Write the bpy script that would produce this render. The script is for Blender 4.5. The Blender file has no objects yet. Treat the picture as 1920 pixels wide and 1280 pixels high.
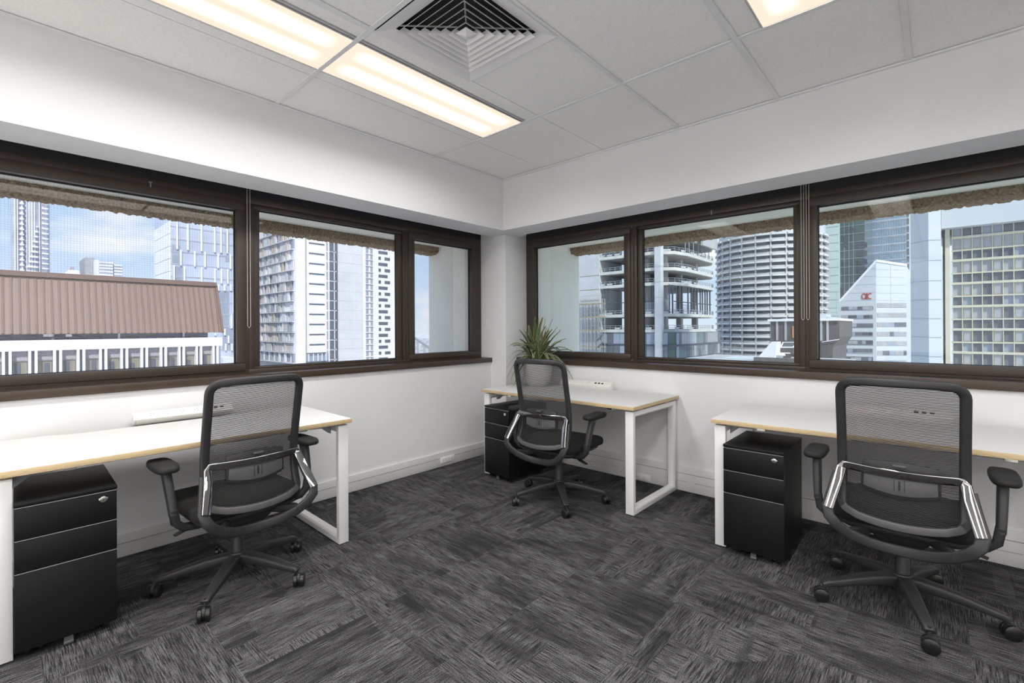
import bpy, bmesh, math, random
from mathutils import Vector, Matrix
random.seed(11)
scene = bpy.context.scene
COL = scene.collection
R = math.radians

# ------------------------------------------------------------------ camera
EYE = Vector((0.0, 0.0, 1.28))
FPX, HORIZ = 885.0, 614.5              # focal length and horizon row, in pixels of the 1920 x 1280 frame
_a, _roll = R(42.11), R(0.29)
FW = Vector((-math.sin(_a), math.cos(_a), 0.0))
RT = Vector((math.cos(_a), math.sin(_a), 0.0))
UP = Vector((0, 0, 1))
CR = RT * math.cos(_roll) - UP * math.sin(_roll)
CU = RT * math.sin(_roll) + UP * math.cos(_roll)
cam_data = bpy.data.cameras.new('camera')
cam = bpy.data.objects.new('camera', cam_data)
COL.objects.link(cam)
cam_data.sensor_fit = 'HORIZONTAL'
cam_data.sensor_width = 36.0
cam_data.lens = FPX / 1920 * 36.0
cam_data.shift_y = -(640 - HORIZ) / 1920
cam_data.clip_start = 0.05
cam_data.clip_end = 6000
m = Matrix.Identity(4)
for i in range(3):
    m[i][0], m[i][1], m[i][2], m[i][3] = CR[i], CU[i], -FW[i], EYE[i]
cam.matrix_world = m
scene.camera = cam

# ------------------------------------------------------------------ colour management
vs = scene.view_settings
vs.view_transform = 'Standard'
vs.look = 'None'
vs.exposure = 0.38
vs.gamma = 1.0
vs.use_curve_mapping = False

# ------------------------------------------------------------------ sky
world = bpy.data.worlds.new('sky')
scene.world = world
world.use_nodes = True
nt = world.node_tree
nt.nodes.clear()
def wn(t, **k):
    n = nt.nodes.new(t)
    for a, v in k.items(): setattr(n, a, v)
    return n
tc = wn('ShaderNodeTexCoord')
mp = wn('ShaderNodeMapping'); mp.inputs['Scale'].default_value = (1, 1, 2.6); mp.inputs['Location'].default_value = (0.35, 0.1, 0.02)
ns = wn('ShaderNodeTexNoise'); ns.inputs['Scale'].default_value = 3.4; ns.inputs['Detail'].default_value = 7; ns.inputs['Roughness'].default_value = 0.52
rp = wn('ShaderNodeValToRGB'); rp.color_ramp.elements[0].position = 0.52; rp.color_ramp.elements[1].position = 0.66
sep = wn('ShaderNodeSeparateXYZ')
hz = wn('ShaderNodeValToRGB')
hz.color_ramp.elements[0].position = 0.0; hz.color_ramp.elements[0].color = (0.74, 0.85, 0.98, 1)
hz.color_ramp.elements[1].position = 0.55; hz.color_ramp.elements[1].color = (0.30, 0.50, 0.90, 1)
e_ = hz.color_ramp.elements.new(0.12); e_.color = (0.56, 0.74, 0.97, 1)
mix = wn('ShaderNodeMixRGB'); mix.inputs['Color2'].default_value = (0.97, 0.98, 1.0, 1)
bg = wn('ShaderNodeBackground'); bg.inputs['Strength'].default_value = 0.86
wo = wn('ShaderNodeOutputWorld')
L = nt.links.new
L(tc.outputs['Generated'], mp.inputs['Vector']); L(mp.outputs['Vector'], ns.inputs['Vector'])
L(ns.outputs['Fac'], rp.inputs['Fac']); L(tc.outputs['Generated'], sep.inputs['Vector'])
L(sep.outputs['Z'], hz.inputs['Fac']); L(hz.outputs['Color'], mix.inputs['Color1'])
L(rp.outputs['Color'], mix.inputs['Fac']); L(mix.outputs['Color'], bg.inputs['Color'])
L(bg.outputs['Background'], wo.inputs['Surface'])

# ------------------------------------------------------------------ sun: high behind the camera, outside only
sd = bpy.data.lights.new('sun', 'SUN')
sd.energy = 3.3; sd.angle = R(3.0); sd.color = (1.0, 0.97, 0.92)
sun = bpy.data.objects.new('sun', sd); COL.objects.link(sun)
sun.rotation_euler = Vector((-0.72, 0.40, -0.80)).to_track_quat('-Z', 'Y').to_euler()

TROFFER_POWER = 10.8          # watts of each fluorescent troffer (built in its own builder below)

# ------------------------------------------------------------------ pixel helpers: a pixel of the photograph on a real plane
def ray(u, v):
    return FW * FPX + CR * (u - 960.0) + CU * (HORIZ - v)
def hx(u, v, X):
    r = ray(u, v); t = (X - EYE.x) / r.x
    return EYE + r * t
def hy(u, v, Y):
    r = ray(u, v); t = (Y - EYE.y) / r.y
    return EYE + r * t

# ------------------------------------------------------------------ mesh helpers
class MB:
    def __init__(s): s.v = []; s.f = []
    def add(s, vs, fs):
        o = len(s.v); s.v += [tuple(p) for p in vs]; s.f += [tuple(i + o for i in f) for f in fs]; return s
    def box(s, x0, x1, y0, y1, z0, z1):
        v = [(x, y, z) for z in (z0, z1) for y in (y0, y1) for x in (x0, x1)]
        return s.add(v, [(0,2,3,1),(4,5,7,6),(0,1,5,4),(2,6,7,3),(0,4,6,2),(1,3,7,5)])
    def prism(s, pts, axis, a, b):
        n = len(pts)
        def mk(p, t):
            return {'x': (t, p[0], p[1]), 'y': (p[0], t, p[1]), 'z': (p[0], p[1], t)}[axis]
        v = [mk(p, a) for p in pts] + [mk(p, b) for p in pts]
        f = [tuple(range(n))[::-1], tuple(range(n, 2*n))] + [(i, (i+1) % n, n + (i+1) % n, n + i) for i in range(n)]
        return s.add(v, f)
    def frustum(s, c, a0, b0, z0, a1, b1, z1):
        v = [(c[0]+sx*a, c[1]+sy*b, z) for a, b, z in ((a0,b0,z0),(a1,b1,z1)) for sx, sy in ((-1,-1),(1,-1),(1,1),(-1,1))]
        return s.add(v, [(3,2,1,0),(4,5,6,7),(0,1,5,4),(1,2,6,5),(2,3,7,6),(3,0,4,7)])
    def lathe(s, prof, n=24, c=(0,0,0), cap=True):
        v = []; f = []
        for r, z in prof:
            for k in range(n):
                t = 2*math.pi*k/n; v.append((c[0]+r*math.cos(t), c[1]+r*math.sin(t), c[2]+z))
        for i in range(len(prof)-1):
            for k in range(n):
                a = i*n+k; b = i*n+(k+1) % n
                f.append((a, b, b+n, a+n))
        if cap:
            f.append(tuple(range(n))[::-1]); m0 = (len(prof)-1)*n; f.append(tuple(range(m0, m0+n)))
        return s.add(v, f)
    def sweep(s, path, sec, ref=(0,0,1), closed=False, scale=None, cap=True):
        P = [Vector(p) for p in path]; n = len(P); k = len(sec); v = []; f = []
        for i, p in enumerate(P):
            if closed: t = P[(i+1) % n] - P[i-1]
            else: t = P[min(i+1, n-1)] - P[max(i-1, 0)]
            t.normalize()
            rf = Vector(ref[i]) if isinstance(ref, list) else Vector(ref)
            b = t.cross(rf)
            if b.length < 1e-6: b = t.cross(Vector((1, 0, 0)))
            b.normalize(); nn = b.cross(t).normalized()
            sc = scale[i] if scale else 1.0
            sx, sy = sc if isinstance(sc, tuple) else (sc, sc)
            for (a, c) in sec: v.append(p + nn*(a*sx) + b*(c*sy))
        m_ = n if closed else n-1
        for i in range(m_):
            for j in range(k):
                a = i*k+j; b = i*k+(j+1) % k; c = ((i+1) % n)*k+(j+1) % k; d = ((i+1) % n)*k+j
                f.append((a, b, c, d))
        if cap and not closed:
            f.append(tuple(range(k))[::-1]); f.append(tuple(range((n-1)*k, n*k)))
        return s.add(v, f)
    def tube(s, path, r, n=8, closed=False, ref=(0.03,0.05,1), scale=None):
        return s.sweep(path, [(r*math.cos(2*math.pi*j/n), r*math.sin(2*math.pi*j/n)) for j in range(n)], ref, closed, scale)
    def mesh(s, name, mat, smooth=False, bevel=0, seg=2, angle=35):
        me = bpy.data.meshes.new(name)
        me.from_pydata(s.v, [], s.f)
        bm = bmesh.new(); bm.from_mesh(me)
        bmesh.ops.recalc_face_normals(bm, faces=bm.faces)
        if bevel:
            ed = [e for e in bm.edges if len(e.link_faces) == 2 and e.calc_face_angle(0) > R(25)]
            bmesh.ops.bevel(bm, geom=ed, offset=bevel, segments=seg, affect='EDGES', profile=0.5, clamp_overlap=True)
        bm.to_mesh(me); bm.free()
        if mat: me.materials.append(mat)
        if smooth or bevel:
            for p in me.polygons: p.use_smooth = True
            me.set_sharp_from_angle(angle=R(angle))
        return me
    def build(s, name, mat, parent=None, **k):
        return obj(name, s.mesh(name, mat, **k), parent)

def obj(name, me, parent=None, loc=None, rz=None):
    o = bpy.data.objects.new(name, me); COL.objects.link(o)
    if parent: o.parent = parent
    if loc: o.location = loc
    if rz is not None: o.rotation_euler = (0, 0, rz)
    return o
def tag(o, label=None, cat=None, group=None, kind=None):
    if label: o['label'] = label
    if cat: o['category'] = cat
    if group: o['group'] = group
    if kind: o['kind'] = kind
    return o
def thing(name, label, cat, loc=(0,0,0), rz=0, group=None):
    o = bpy.data.objects.new(name, None); COL.objects.link(o)
    o.location = loc; o.rotation_euler = (0, 0, rz); o.empty_display_size = 0.1
    return tag(o, label, cat, group)
def struct(o, label=None): return tag(o, label, None, None, 'structure')
def copy_tree(o, parent=None):
    c = o.copy(); COL.objects.link(c); c.parent = parent
    for ch in list(o.children): copy_tree(ch, c)
    return c
def rrect(w, h, r, n=3):
    """rounded rectangle section, full size w x h"""
    out = []
    for cx, cy, a0 in ((w/2-r, h/2-r, 0), (-w/2+r, h/2-r, 90), (-w/2+r, -h/2+r, 180), (w/2-r, -h/2+r, 270)):
        for k in range(n+1):
            t = R(a0 + 90*k/n); out.append((cx+r*math.cos(t), cy+r*math.sin(t)))
    return out

# ------------------------------------------------------------------ materials
def mat(name, col, rough=0.5, metal=0.0, var=0.0, scale=20.0, bump=0.0, bscale=None, spec=0.5, stretch=None, coat=0.0):
    m_ = bpy.data.materials.new(name); m_.use_nodes = True
    t = m_.node_tree; b = t.nodes['Principled BSDF']
    b.inputs['Base Color'].default_value = (*col, 1); b.inputs['Roughness'].default_value = rough
    b.inputs['Metallic'].default_value = metal; b.inputs['Specular IOR Level'].default_value = spec
    b.inputs['Coat Weight'].default_value = coat
    tc = t.nodes.new('ShaderNodeTexCoord'); mp = t.nodes.new('ShaderNodeMapping')
    if stretch: mp.inputs['Scale'].default_value = stretch
    t.links.new(tc.outputs['Object'], mp.inputs['Vector'])
    n = t.nodes.new('ShaderNodeTexNoise'); n.inputs['Scale'].default_value = scale; n.inputs['Detail'].default_value = 4
    t.links.new(mp.outputs['Vector'], n.inputs['Vector'])
    if var:
        r = t.nodes.new('ShaderNodeValToRGB')
        r.color_ramp.elements[0].position = 0.3; r.color_ramp.elements[1].position = 0.7
        r.color_ramp.elements[0].color = (*[c*(1-var) for c in col], 1)
        r.color_ramp.elements[1].color = (*[min(1, c*(1+var)) for c in col], 1)
        t.links.new(n.outputs['Fac'], r.inputs['Fac']); t.links.new(r.outputs['Color'], b.inputs['Base Color'])
    if bump:
        n2 = t.nodes.new('ShaderNodeTexNoise'); n2.inputs['Scale'].default_value = bscale or scale; n2.inputs['Detail'].default_value = 3
        t.links.new(mp.outputs['Vector'], n2.inputs['Vector'])
        bp = t.nodes.new('ShaderNodeBump'); bp.inputs['Strength'].default_value = bump; bp.inputs['Distance'].default_value = 0.002
        t.links.new(n2.outputs['Fac'], bp.inputs['Height']); t.links.new(bp.outputs['Normal'], b.inputs['Normal'])
    return m_
def glass(name, tint, refl=1.0):
    m_ = bpy.data.materials.new(name); m_.use_nodes = True
    t = m_.node_tree; t.nodes.clear()
    o = t.nodes.new('ShaderNodeOutputMaterial'); mx = t.nodes.new('ShaderNodeMixShader')
    tr = t.nodes.new('ShaderNodeBsdfTransparent'); tr.inputs['Color'].default_value = (*tint, 1)
    gl = t.nodes.new('ShaderNodeBsdfGlossy'); gl.inputs['Roughness'].default_value = 0.0
    fr = t.nodes.new('ShaderNodeFresnel'); fr.inputs['IOR'].default_value = 1.45
    mu = t.nodes.new('ShaderNodeMath'); mu.operation = 'MULTIPLY'; mu.inputs[1].default_value = refl
    t.links.new(fr.outputs['Fac'], mu.inputs[0]); t.links.new(mu.outputs[0], mx.inputs['Fac'])
    t.links.new(tr.outputs[0], mx.inputs[1]); t.links.new(gl.outputs[0], mx.inputs[2])
    t.links.new(mx.outputs[0], o.inputs['Surface'])
    return m_

M = {}
M['wall'] = mat('painted_plaster', (0.80, 0.80, 0.81), 0.75, var=0.012, scale=3, bump=0.05, bscale=260)
M['trim_white'] = mat('white_skirting_paint', (0.74, 0.735, 0.73), 0.5, var=0.03, scale=6)
M['brown'] = mat('bronze_anodised_aluminium', (0.052, 0.039, 0.030), 0.40, 0.0, var=0.04, scale=3)
M['sill'] = mat('bronze_sill', (0.060, 0.040, 0.028), 0.33, var=0.1, scale=6)
M['dark_slot'] = mat('dark_blind_pocket', (0.016, 0.016, 0.019), 0.7, var=0.1)
M['gasket'] = mat('black_gasket', (0.012, 0.012, 0.012), 0.6, var=0.1)
M['glass_l'] = glass('clear_wired_glass', (0.985, 0.985, 0.985), 0.9)
M['glass_r'] = glass('grey_green_glass', (0.945, 0.965, 0.955), 1.0)
M['wire'] = mat('wire', (0.22, 0.21, 0.24), 0.5, var=0.05)
M['ceil_tile'] = mat('fissured_ceiling_tile', (0.93, 0.925, 0.915), 0.9, var=0.04, scale=90, bump=0.35, bscale=320)
M['tbar'] = mat('white_grid_bar', (0.82, 0.82, 0.82), 0.45, var=0.02)
M['bounce_floor'] = mat('pale_bounce_floor', (0.82, 0.81, 0.79), 0.5, var=0.03, scale=5)  # reflector floor added out of view to bounce lamp light upward
M['void'] = mat('ceiling_void', (0.02, 0.02, 0.02), 0.9, var=0.1)
M['vent'] = mat('vent_white_enamel', (0.84, 0.83, 0.84), 0.4, var=0.02)
M['metal_grey'] = mat('grey_lamp_body', (0.55, 0.55, 0.55), 0.4, var=0.03)
M['desk_white'] = mat('white_laminate', (0.73, 0.727, 0.72), 0.6, var=0.012, scale=4, spec=0.1)
M['desk_edge'] = mat('birch_edge_band', (0.60, 0.46, 0.27), 0.5, var=0.16, scale=8, stretch=(4, 4, 60))
M['leg_white'] = mat('white_powder_coat', (0.80, 0.80, 0.80), 0.4, var=0.015)
M['beam'] = mat('grey_steel_beam', (0.36, 0.36, 0.38), 0.45, var=0.04)
M['ped'] = mat('black_powder_coat', (0.006, 0.006, 0.0065), 0.48, var=0.12, scale=60, bump=0.15, bscale=500, spec=0.28)
M['ped_edge'] = mat('dark_drawer_gap', (0.004, 0.004, 0.004), 0.6, var=0.1)
M['ped_lip'] = mat('grey_metal_lip_highlight', (0.30, 0.30, 0.31), 0.35, var=0.1)  # pale tone carries the drawer edge highlight; also hooks and casters
M['steel'] = mat('nickel_lock', (0.75, 0.73, 0.68), 0.22, 1.0, var=0.05)
M['chrome'] = mat('polished_chrome', (0.34, 0.335, 0.33), 0.05, 1.0, var=0.03)
M['plastic'] = mat('charcoal_nylon', (0.026, 0.026, 0.027), 0.48, var=0.06, scale=40, bump=0.1, bscale=400)
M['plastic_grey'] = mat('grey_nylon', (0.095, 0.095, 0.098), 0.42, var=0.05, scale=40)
M['black_rubber'] = mat('black_caster_tread', (0.012, 0.012, 0.012), 0.30, var=0.1)
M['mesh'] = mat('black_mesh_thread', (0.030, 0.030, 0.032), 0.7, var=0.12, scale=80)
M['seat'] = mat('black_seat_fabric', (0.008, 0.008, 0.008), 0.9, var=0.25, scale=300, bump=0.4, bscale=700)
M['pad'] = mat('black_armrest_pad', (0.010, 0.010, 0.010), 0.75, var=0.1, scale=100)
M['socket_white'] = mat('white_socket_plastic', (0.80, 0.79, 0.76), 0.4, var=0.02)
M['slot'] = mat('dark_slot', (0.02, 0.02, 0.02), 0.5, var=0.1)
M['slot_grey'] = mat('grey_slot_and_joint', (0.16, 0.155, 0.15), 0.6, var=0.1)  # plain grey for socket slots and skirting joints
M['cord'] = mat('white_cord', (0.66, 0.66, 0.66), 0.5, var=0.03)
M['bead'] = mat('nickel_bead_chain', (0.78, 0.74, 0.68), 0.4, 0.0, var=0.08)
M['pot'] = mat('white_ceramic', (0.72, 0.71, 0.68), 0.5, var=0.03)
M['soil'] = mat('potting_mix', (0.03, 0.022, 0.015), 0.95, var=0.4, scale=120, bump=0.8, bscale=90)
M['leaf'] = mat('deep_green_leaf', (0.055, 0.105, 0.030), 0.42, var=0.35, scale=16, stretch=(1, 1, 0.5))
M['leaf2'] = mat('grey_green_leaf', (0.10, 0.14, 0.065), 0.45, var=0.4, scale=30)
M['leaf_pale'] = mat('cream_leaf_margin', (0.45, 0.46, 0.27), 0.5, var=0.2, scale=30)
M['leaf_dry'] = mat('dry_tan_leaf', (0.30, 0.20, 0.11), 0.7, var=0.3, scale=30)

def carpet_material():
    m_ = bpy.data.materials.new('streaked_grey_carpet'); m_.use_nodes = True
    t = m_.node_tree; b = t.nodes['Principled BSDF']
    b.inputs['Roughness'].default_value = 0.95; b.inputs['Specular IOR Level'].default_value = 0.15
    N = t.nodes.new; Lk = t.links.new
    tc = N('ShaderNodeTexCoord'); oi = N('ShaderNodeObjectInfo')
    off = N('ShaderNodeVectorMath'); off.operation = 'SCALE'; off.inputs[0].default_value = (37.0, 53.0, 0.0)
    Lk(oi.outputs['Random'], off.inputs['Scale'])
    ad = N('ShaderNodeVectorMath'); ad.operation = 'ADD'
    Lk(tc.outputs['Object'], ad.inputs[0]); Lk(off.outputs[0], ad.inputs[1])
    def noise(sc, scale=1.0, detail=2.0, rough=0.5):
        mp = N('ShaderNodeMapping'); mp.inputs['Scale'].default_value = sc
        n = N('ShaderNodeTexNoise'); n.inputs['Scale'].default_value = scale; n.inputs['Detail'].default_value = detail; n.inputs['Roughness'].default_value = rough
        Lk(ad.outputs[0], mp.inputs['Vector']); Lk(mp.outputs[0], n.inputs['Vector']); return n.outputs['Fac']
    def ramp(f, p0, p1):
        r = N('ShaderNodeMapRange'); r.clamp = True
        r.inputs['From Min'].default_value = p0; r.inputs['From Max'].default_value = p1
        Lk(f, r.inputs['Value']); return r.outputs[0]
    def math_(op, a, c):
        x = N('ShaderNodeMath'); x.operation = op
        for i, q in enumerate((a, c)):
            if isinstance(q, float): x.inputs[i].default_value = q
            else: Lk(q, x.inputs[i])
        return x.outputs[0]
    sx = ramp(noise((10.0, 240.0, 1), 1, 3.0, 0.65), 0.41, 0.59)      # dark dashes along the tile
    sy = ramp(noise((240.0, 10.0, 1), 1, 3.0, 0.65), 0.41, 0.59)      # dark dashes across it
    v = N('ShaderNodeTexVoronoi'); v.distance = 'CHEBYCHEV'; v.inputs['Scale'].default_value = 3.6; v.inputs['Randomness'].default_value = 0.8
    Lk(ad.outputs[0], v.inputs['Vector'])
    sp = N('ShaderNodeSeparateColor'); Lk(v.outputs['Color'], sp.inputs['Color'])
    pick = ramp(sp.outputs[0], 0.78, 0.79)
    mx = N('ShaderNodeMix'); mx.data_type = 'FLOAT'
    Lk(pick, mx.inputs[0]); Lk(sx, mx.inputs[2]); Lk(sy, mx.inputs[3])
    wide = ramp(noise((2.2, 14.0, 1), 1, 2.0), 0.36, 0.62)           # broad lighter and darker bands
    patch = math_('MULTIPLY', sp.outputs[1], 0.50)
    amt = math_('ADD', math_('MULTIPLY', wide, 0.55), patch)
    amt = math_('ADD', amt, 0.06)
    streak = math_('MULTIPLY', mx.outputs[0], amt)
    fl = ramp(noise((240.0, 240.0, 1), 1, 2.0, 0.8), 0.36, 0.66)     # loop pile flecks
    val = math_('MULTIPLY', math_('ADD', streak, 0.06), math_('ADD', math_('MULTIPLY', fl, 1.55), 0.22))
    cr = N('ShaderNodeValToRGB')
    cr.color_ramp.elements[0].position = 0.0; cr.color_ramp.elements[0].color = (0.011, 0.011, 0.012, 1)
    cr.color_ramp.elements[1].position = 1.0; cr.color_ramp.elements[1].color = (0.17, 0.167, 0.172, 1)
    Lk(val, cr.inputs['Fac']); Lk(cr.outputs['Color'], b.inputs['Base Color'])
    bp = N('ShaderNodeBump'); bp.inputs['Strength'].default_value = 0.5; bp.inputs['Distance'].default_value = 0.003
    Lk(fl, bp.inputs['Height']); Lk(bp.outputs['Normal'], b.inputs['Normal'])
    return m_
M['carpet'] = carpet_material()

def emit(name, base, streak, axis_len):
    """fluorescent diffuser: the glow of two tubes is painted into the emission as brighter bands"""
    m_ = bpy.data.materials.new(name); m_.use_nodes = True
    t = m_.node_tree; t.nodes.clear(); N = t.nodes.new; Lk = t.links.new
    o = N('ShaderNodeOutputMaterial'); e = N('ShaderNodeEmission'); tc = N('ShaderNodeTexCoord'); sp = N('ShaderNodeSeparateXYZ')
    Lk(tc.outputs['Object'], sp.inputs[0])
    ab = N('ShaderNodeMath'); ab.operation = 'ABSOLUTE'; Lk(sp.outputs['X'], ab.inputs[0])
    su = N('ShaderNodeMath'); su.operation = 'SUBTRACT'; su.inputs[1].default_value = 0.085; Lk(ab.outputs[0], su.inputs[0])
    a2 = N('ShaderNodeMath'); a2.operation = 'ABSOLUTE'; Lk(su.outputs[0], a2.inputs[0])
    mr = N('ShaderNodeMapRange'); mr.interpolation_type = 'SMOOTHSTEP'
    mr.inputs['From Min'].default_value = 0.075; mr.inputs['From Max'].default_value = 0.015; Lk(a2.outputs[0], mr.inputs['Value'])
    ay = N('ShaderNodeMath'); ay.operation = 'ABSOLUTE'; Lk(sp.outputs['Y'], ay.inputs[0])
    my = N('ShaderNodeMapRange'); my.interpolation_type = 'SMOOTHSTEP'
    my.inputs['From Min'].default_value = axis_len/2 - 0.02; my.inputs['From Max'].default_value = axis_len/2 - 0.11; Lk(ay.outputs[0], my.inputs['Value'])
    mu = N('ShaderNodeMath'); mu.operation = 'MULTIPLY'; Lk(mr.outputs[0], mu.inputs[0]); Lk(my.outputs[0], mu.inputs[1])
    mx = N('ShaderNodeMix'); mx.data_type = 'RGBA'
    mx.inputs[6].default_value = (*base, 1); mx.inputs[7].default_value = (*streak, 1)  # tube glow painted in as brighter bands
    Lk(mu.outputs[0], mx.inputs[0]); Lk(mx.outputs[2], e.inputs['Color'])
    Lk(e.outputs[0], o.inputs['Surface'])
    return m_
M['diffuser'] = emit('lit_prismatic_diffuser', (0.80, 0.68, 0.55), (1.15, 1.07, 0.96), 1.22)

# ================================================================== room shell
XW, YW = -3.432, 3.647          # lower wall faces
XB, YB = -3.092, 3.300          # bulkhead faces
XC, YC = -3.220, 3.469          # corner column arris
XF, YF = -3.570, 3.790          # window frame faces
ZC, ZS = 2.690, 2.213           # ceiling, bulkhead soffit
XE, YE = 4.30, -5.10            # far ends of the room, pushed back out of view for more ambient light
ZSILL = 0.975

floor = struct(MB().box(XW-0.3, XE+0.2, YE-0.2, YW+0.3, -0.20, -0.007).build('floor', M['void']), 'dark grey streaked carpet tile floor')
tile_me = MB().box(-0.2497, 0.2497, -0.2497, 0.2497, -0.006, 0.0).mesh('carpet_tile', M['carpet'])
TS = 0.5
ix = 0
y = YW - 0.02
cut = {}
YCARP = -0.87                    # the carpet stops here; unseen pale floor added behind the camera to bounce light
bounce_area = MB().box(XW, XE, YE, YCARP, -0.007, -0.001).build('bounce_sheet', M['bounce_floor'], floor)
while y > YCARP + 0.01:
    x = XW + 0.02
    while x < XE:
        x1 = min(x + TS, XE); y0 = max(y - TS, YCARP)
        t = obj('carpet_tile', tile_me, floor, ((x+x1)/2, (y+y0)/2, 0), R(random.choice((0, 90, 180, 270))) if (x1-x > .49 and y-y0 > .49) else 0)
        if x1-x < .49 or y-y0 < .49: t.scale = ((x1-x)/TS, (y-y0)/TS, 1)
        x += TS
    y -= TS

wl = struct(MB().box(XW-0.138, XW, YE, YC, 0, 0.93).build('wall_left', M['wall']), 'white wall below the left windows')
MB().box(-3.40, XB, YE, YW, ZS, ZC+0.1).build('bulkhead', M['wall'], wl)
wr = struct(MB().box(XC, XE, YW, YW+0.143, 0, 0.93).build('wall_right', M['wall']), 'white wall below the right windows')
MB().box(XB, XE, YB, 3.595, ZS, ZC+0.1).build('bulkhead', M['wall'], wr)
# vertical board joint below each run of windows
wc = struct(MB().box(-3.75, XC, YC, 3.95, 0, ZS+0.25).build('wall_corner', M['wall'], bevel=0.004), 'white square corner column between the two window walls')
struct(MB().box(XE, XE+0.15, YE-0.15, YW+0.3, -0.1, 2.9).build('wall_side', M['wall']), 'white wall to the right of the camera')
struct(MB().box(-3.9, XE, YE-0.15, YE, -0.1, 2.9).build('wall_back', M['wall']), 'white wall behind the camera')

# skirting ducts
bb = struct(MB().box(XW, XW+0.016, YE, YC-0.0, 0.0, 0.131).build('baseboard_left', M['trim_white'], bevel=0.003), 'white two-piece skirting duct along the left wall')
MB().box(XW+0.0155, XW+0.0175, YE, YC, 0.0765, 0.0785).build('joint', M['slot_grey'], bb)
bb = struct(MB().box(XC, XE, YW-0.016, YW, 0.0, 0.190).build('baseboard_right', M['trim_white'], bevel=0.003), 'white three-piece skirting duct along the right wall')
MB().box(XC, XE, YW-0.0175, YW-0.0155, 0.136, 0.1385).build('joint', M['slot_grey'], bb)
x = XC + 0.05
random.seed(3)
while x < XE-0.3:                                    # lower joint: broken line of gaps in the paint
    w_ = random.uniform(0.03, 0.22)
    if random.random() < 0.75:
        MB().box(x, x+w_, YW-0.0172, YW-0.0155, 0.0745, 0.0762).build('joint', M['slot_grey'], bb)
    x += w_ + random.uniform(0.01, 0.06)

# sills
s1 = struct(MB().box(XF-0.05, XW+0.022, YE, YC-0.001, 0.930, ZSILL).build('trim_1', M['sill'], bevel=0.002), 'dark bronze window sill on the left wall')
MB().box(XF-0.05, XW-0.03, YC-0.01, YC-0.001, 0.93, ZSILL+0.001).build('end_piece', M['sill'], s1)
struct(MB().box(XC+0.001, XE, YW-0.022, YF+0.05, 0.930, ZSILL+0.004).build('trim_2', M['sill'], bevel=0.002), 'dark bronze window sill on the right wall')

# outer wall bodies that close the shell around the glazing
struct(MB().box(-3.72, XF+0.002, YE, YC, -0.1, 0.955).build('wall_outer_left', M['wall']))
struct(MB().box(XC, XE, YF-0.002, 3.94, -0.1, 0.955).build('wall_outer_right', M['wall']))
p = struct(MB().box(-3.72, XF-0.012, YE, YC, 2.195, 2.9).build('trim_3', M['dark_slot']), 'dark blind pocket above the left windows')
MB().box(XF-0.03, XF-0.001, YE, YC-0.002, 2.206, 2.45).build('pocket_lining', M['dark_slot'], p)
MB().box(-3.57, -3.39, YE, YC, 2.45, 2.5).build('pocket_top', M['dark_slot'], p)
p = struct(MB().box(XC, XE, YF+0.012, 3.94, 2.195, 2.9).build('trim_4', M['dark_slot']), 'dark blind pocket above the right windows')
MB().box(XC+0.002, XE, YF+0.001, YF+0.03, 2.206, 2.45).build('pocket_lining', M['dark_slot'], p)
MB().box(XC, XE, 3.59, 3.79, 2.45, 2.5).build('pocket_top', M['dark_slot'], p)

# ------------------------------------------------------------------ windows
def add(mb, side, a0, a1, d0, d1, z0, z1):
    if side == 'L': mb.box(min(XF-d0, XF-d1), max(XF-d0, XF-d1), a0, a1, z0, z1)
    else: mb.box(a0, a1, min(YF+d0, YF+d1), max(YF+d0, YF+d1), z0, z1)
def frame(side, a0, a1, z0, z1, wa0, wa1, wz0, wz1, d0, d1):
    mb = MB()
    add(mb, side, a0, a1, d0, d1, z0, z0+wz0); add(mb, side, a0, a1, d0, d1, z1-wz1, z1)
    add(mb, side, a0, a0+wa0, d0, d1, z0+wz0, z1-wz1); add(mb, side, a1-wa1, a1, d0, d1, z0+wz0, z1-wz1)
    return mb
def window(n, side, c0, c1, g0, g1, gz0, gz1, sash, label):
    zb, zt = ZSILL-0.004, 2.206
    root = struct(thing('window_%d' % n, label, None))
    if 'category' in root: del root['category']
    fr = 0.036
    frame(side, c0, c1, zb, zt, fr, fr, 0.030, 0.052 if sash else 0.046, 0.0, 0.09).build('frame', M['brown'], root, bevel=0.003)
    if sash:
        e = 0.004
        frame(side, c0+fr-0.012, c1-fr+0.012, zb+0.022, zt-0.04, g0-c0-fr+0.012, c1-fr+0.012-g1, gz0-zb-0.022, zt-0.04-gz1, -0.010, 0.055).build('sash', M['brown'], root, bevel=0.004)
    else:
        frame(side, c0+fr+0.001, c1-fr-0.001, zb+0.031, zt-0.047, max(.012, g0-c0-fr), max(.012, c1-fr-g1), gz0-zb-0.031, zt-0.047-gz1, 0.012, 0.06).build('glazing_bead', M['brown'], root, bevel=0.003)
    frame(side, g0-0.004, g1+0.004, gz0-0.004, gz1+0.004, 0.009, 0.009, 0.007, 0.011, 0.040, 0.052).build('gasket', M['gasket'], root)
    mb = MB(); add(mb, side, g0-0.003, g1+0.003, 0.0455, 0.0505, gz0-0.003, gz1+0.003)
    pane = mb.build('pane', M['glass_l'] if side == 'L' else M['glass_r'], root)
    if side == 'L':                                   # georgian wire net inside the glass
        w = MB(); s_ = 0.0133; q = 0.00022
        a = g0 + 0.006
        while a < g1: add(w, side, a-q, a+q, 0.0478, 0.0482, gz0, gz1); a += s_
        z = gz0 + 0.006
        while z < gz1: add(w, side, g0, g1, 0.0474, 0.0478, z-q, z+q); z += s_
        tag(w.build('wire_net', M['wire'], pane), kind='stuff')
    # little drain caps and screws
    return root
window(1, 'L', -0.83, 1.212, -0.75, 1.137, 1.045, 2.100, True, 'left wall window with brown roof and towers beyond, wired glass')
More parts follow.
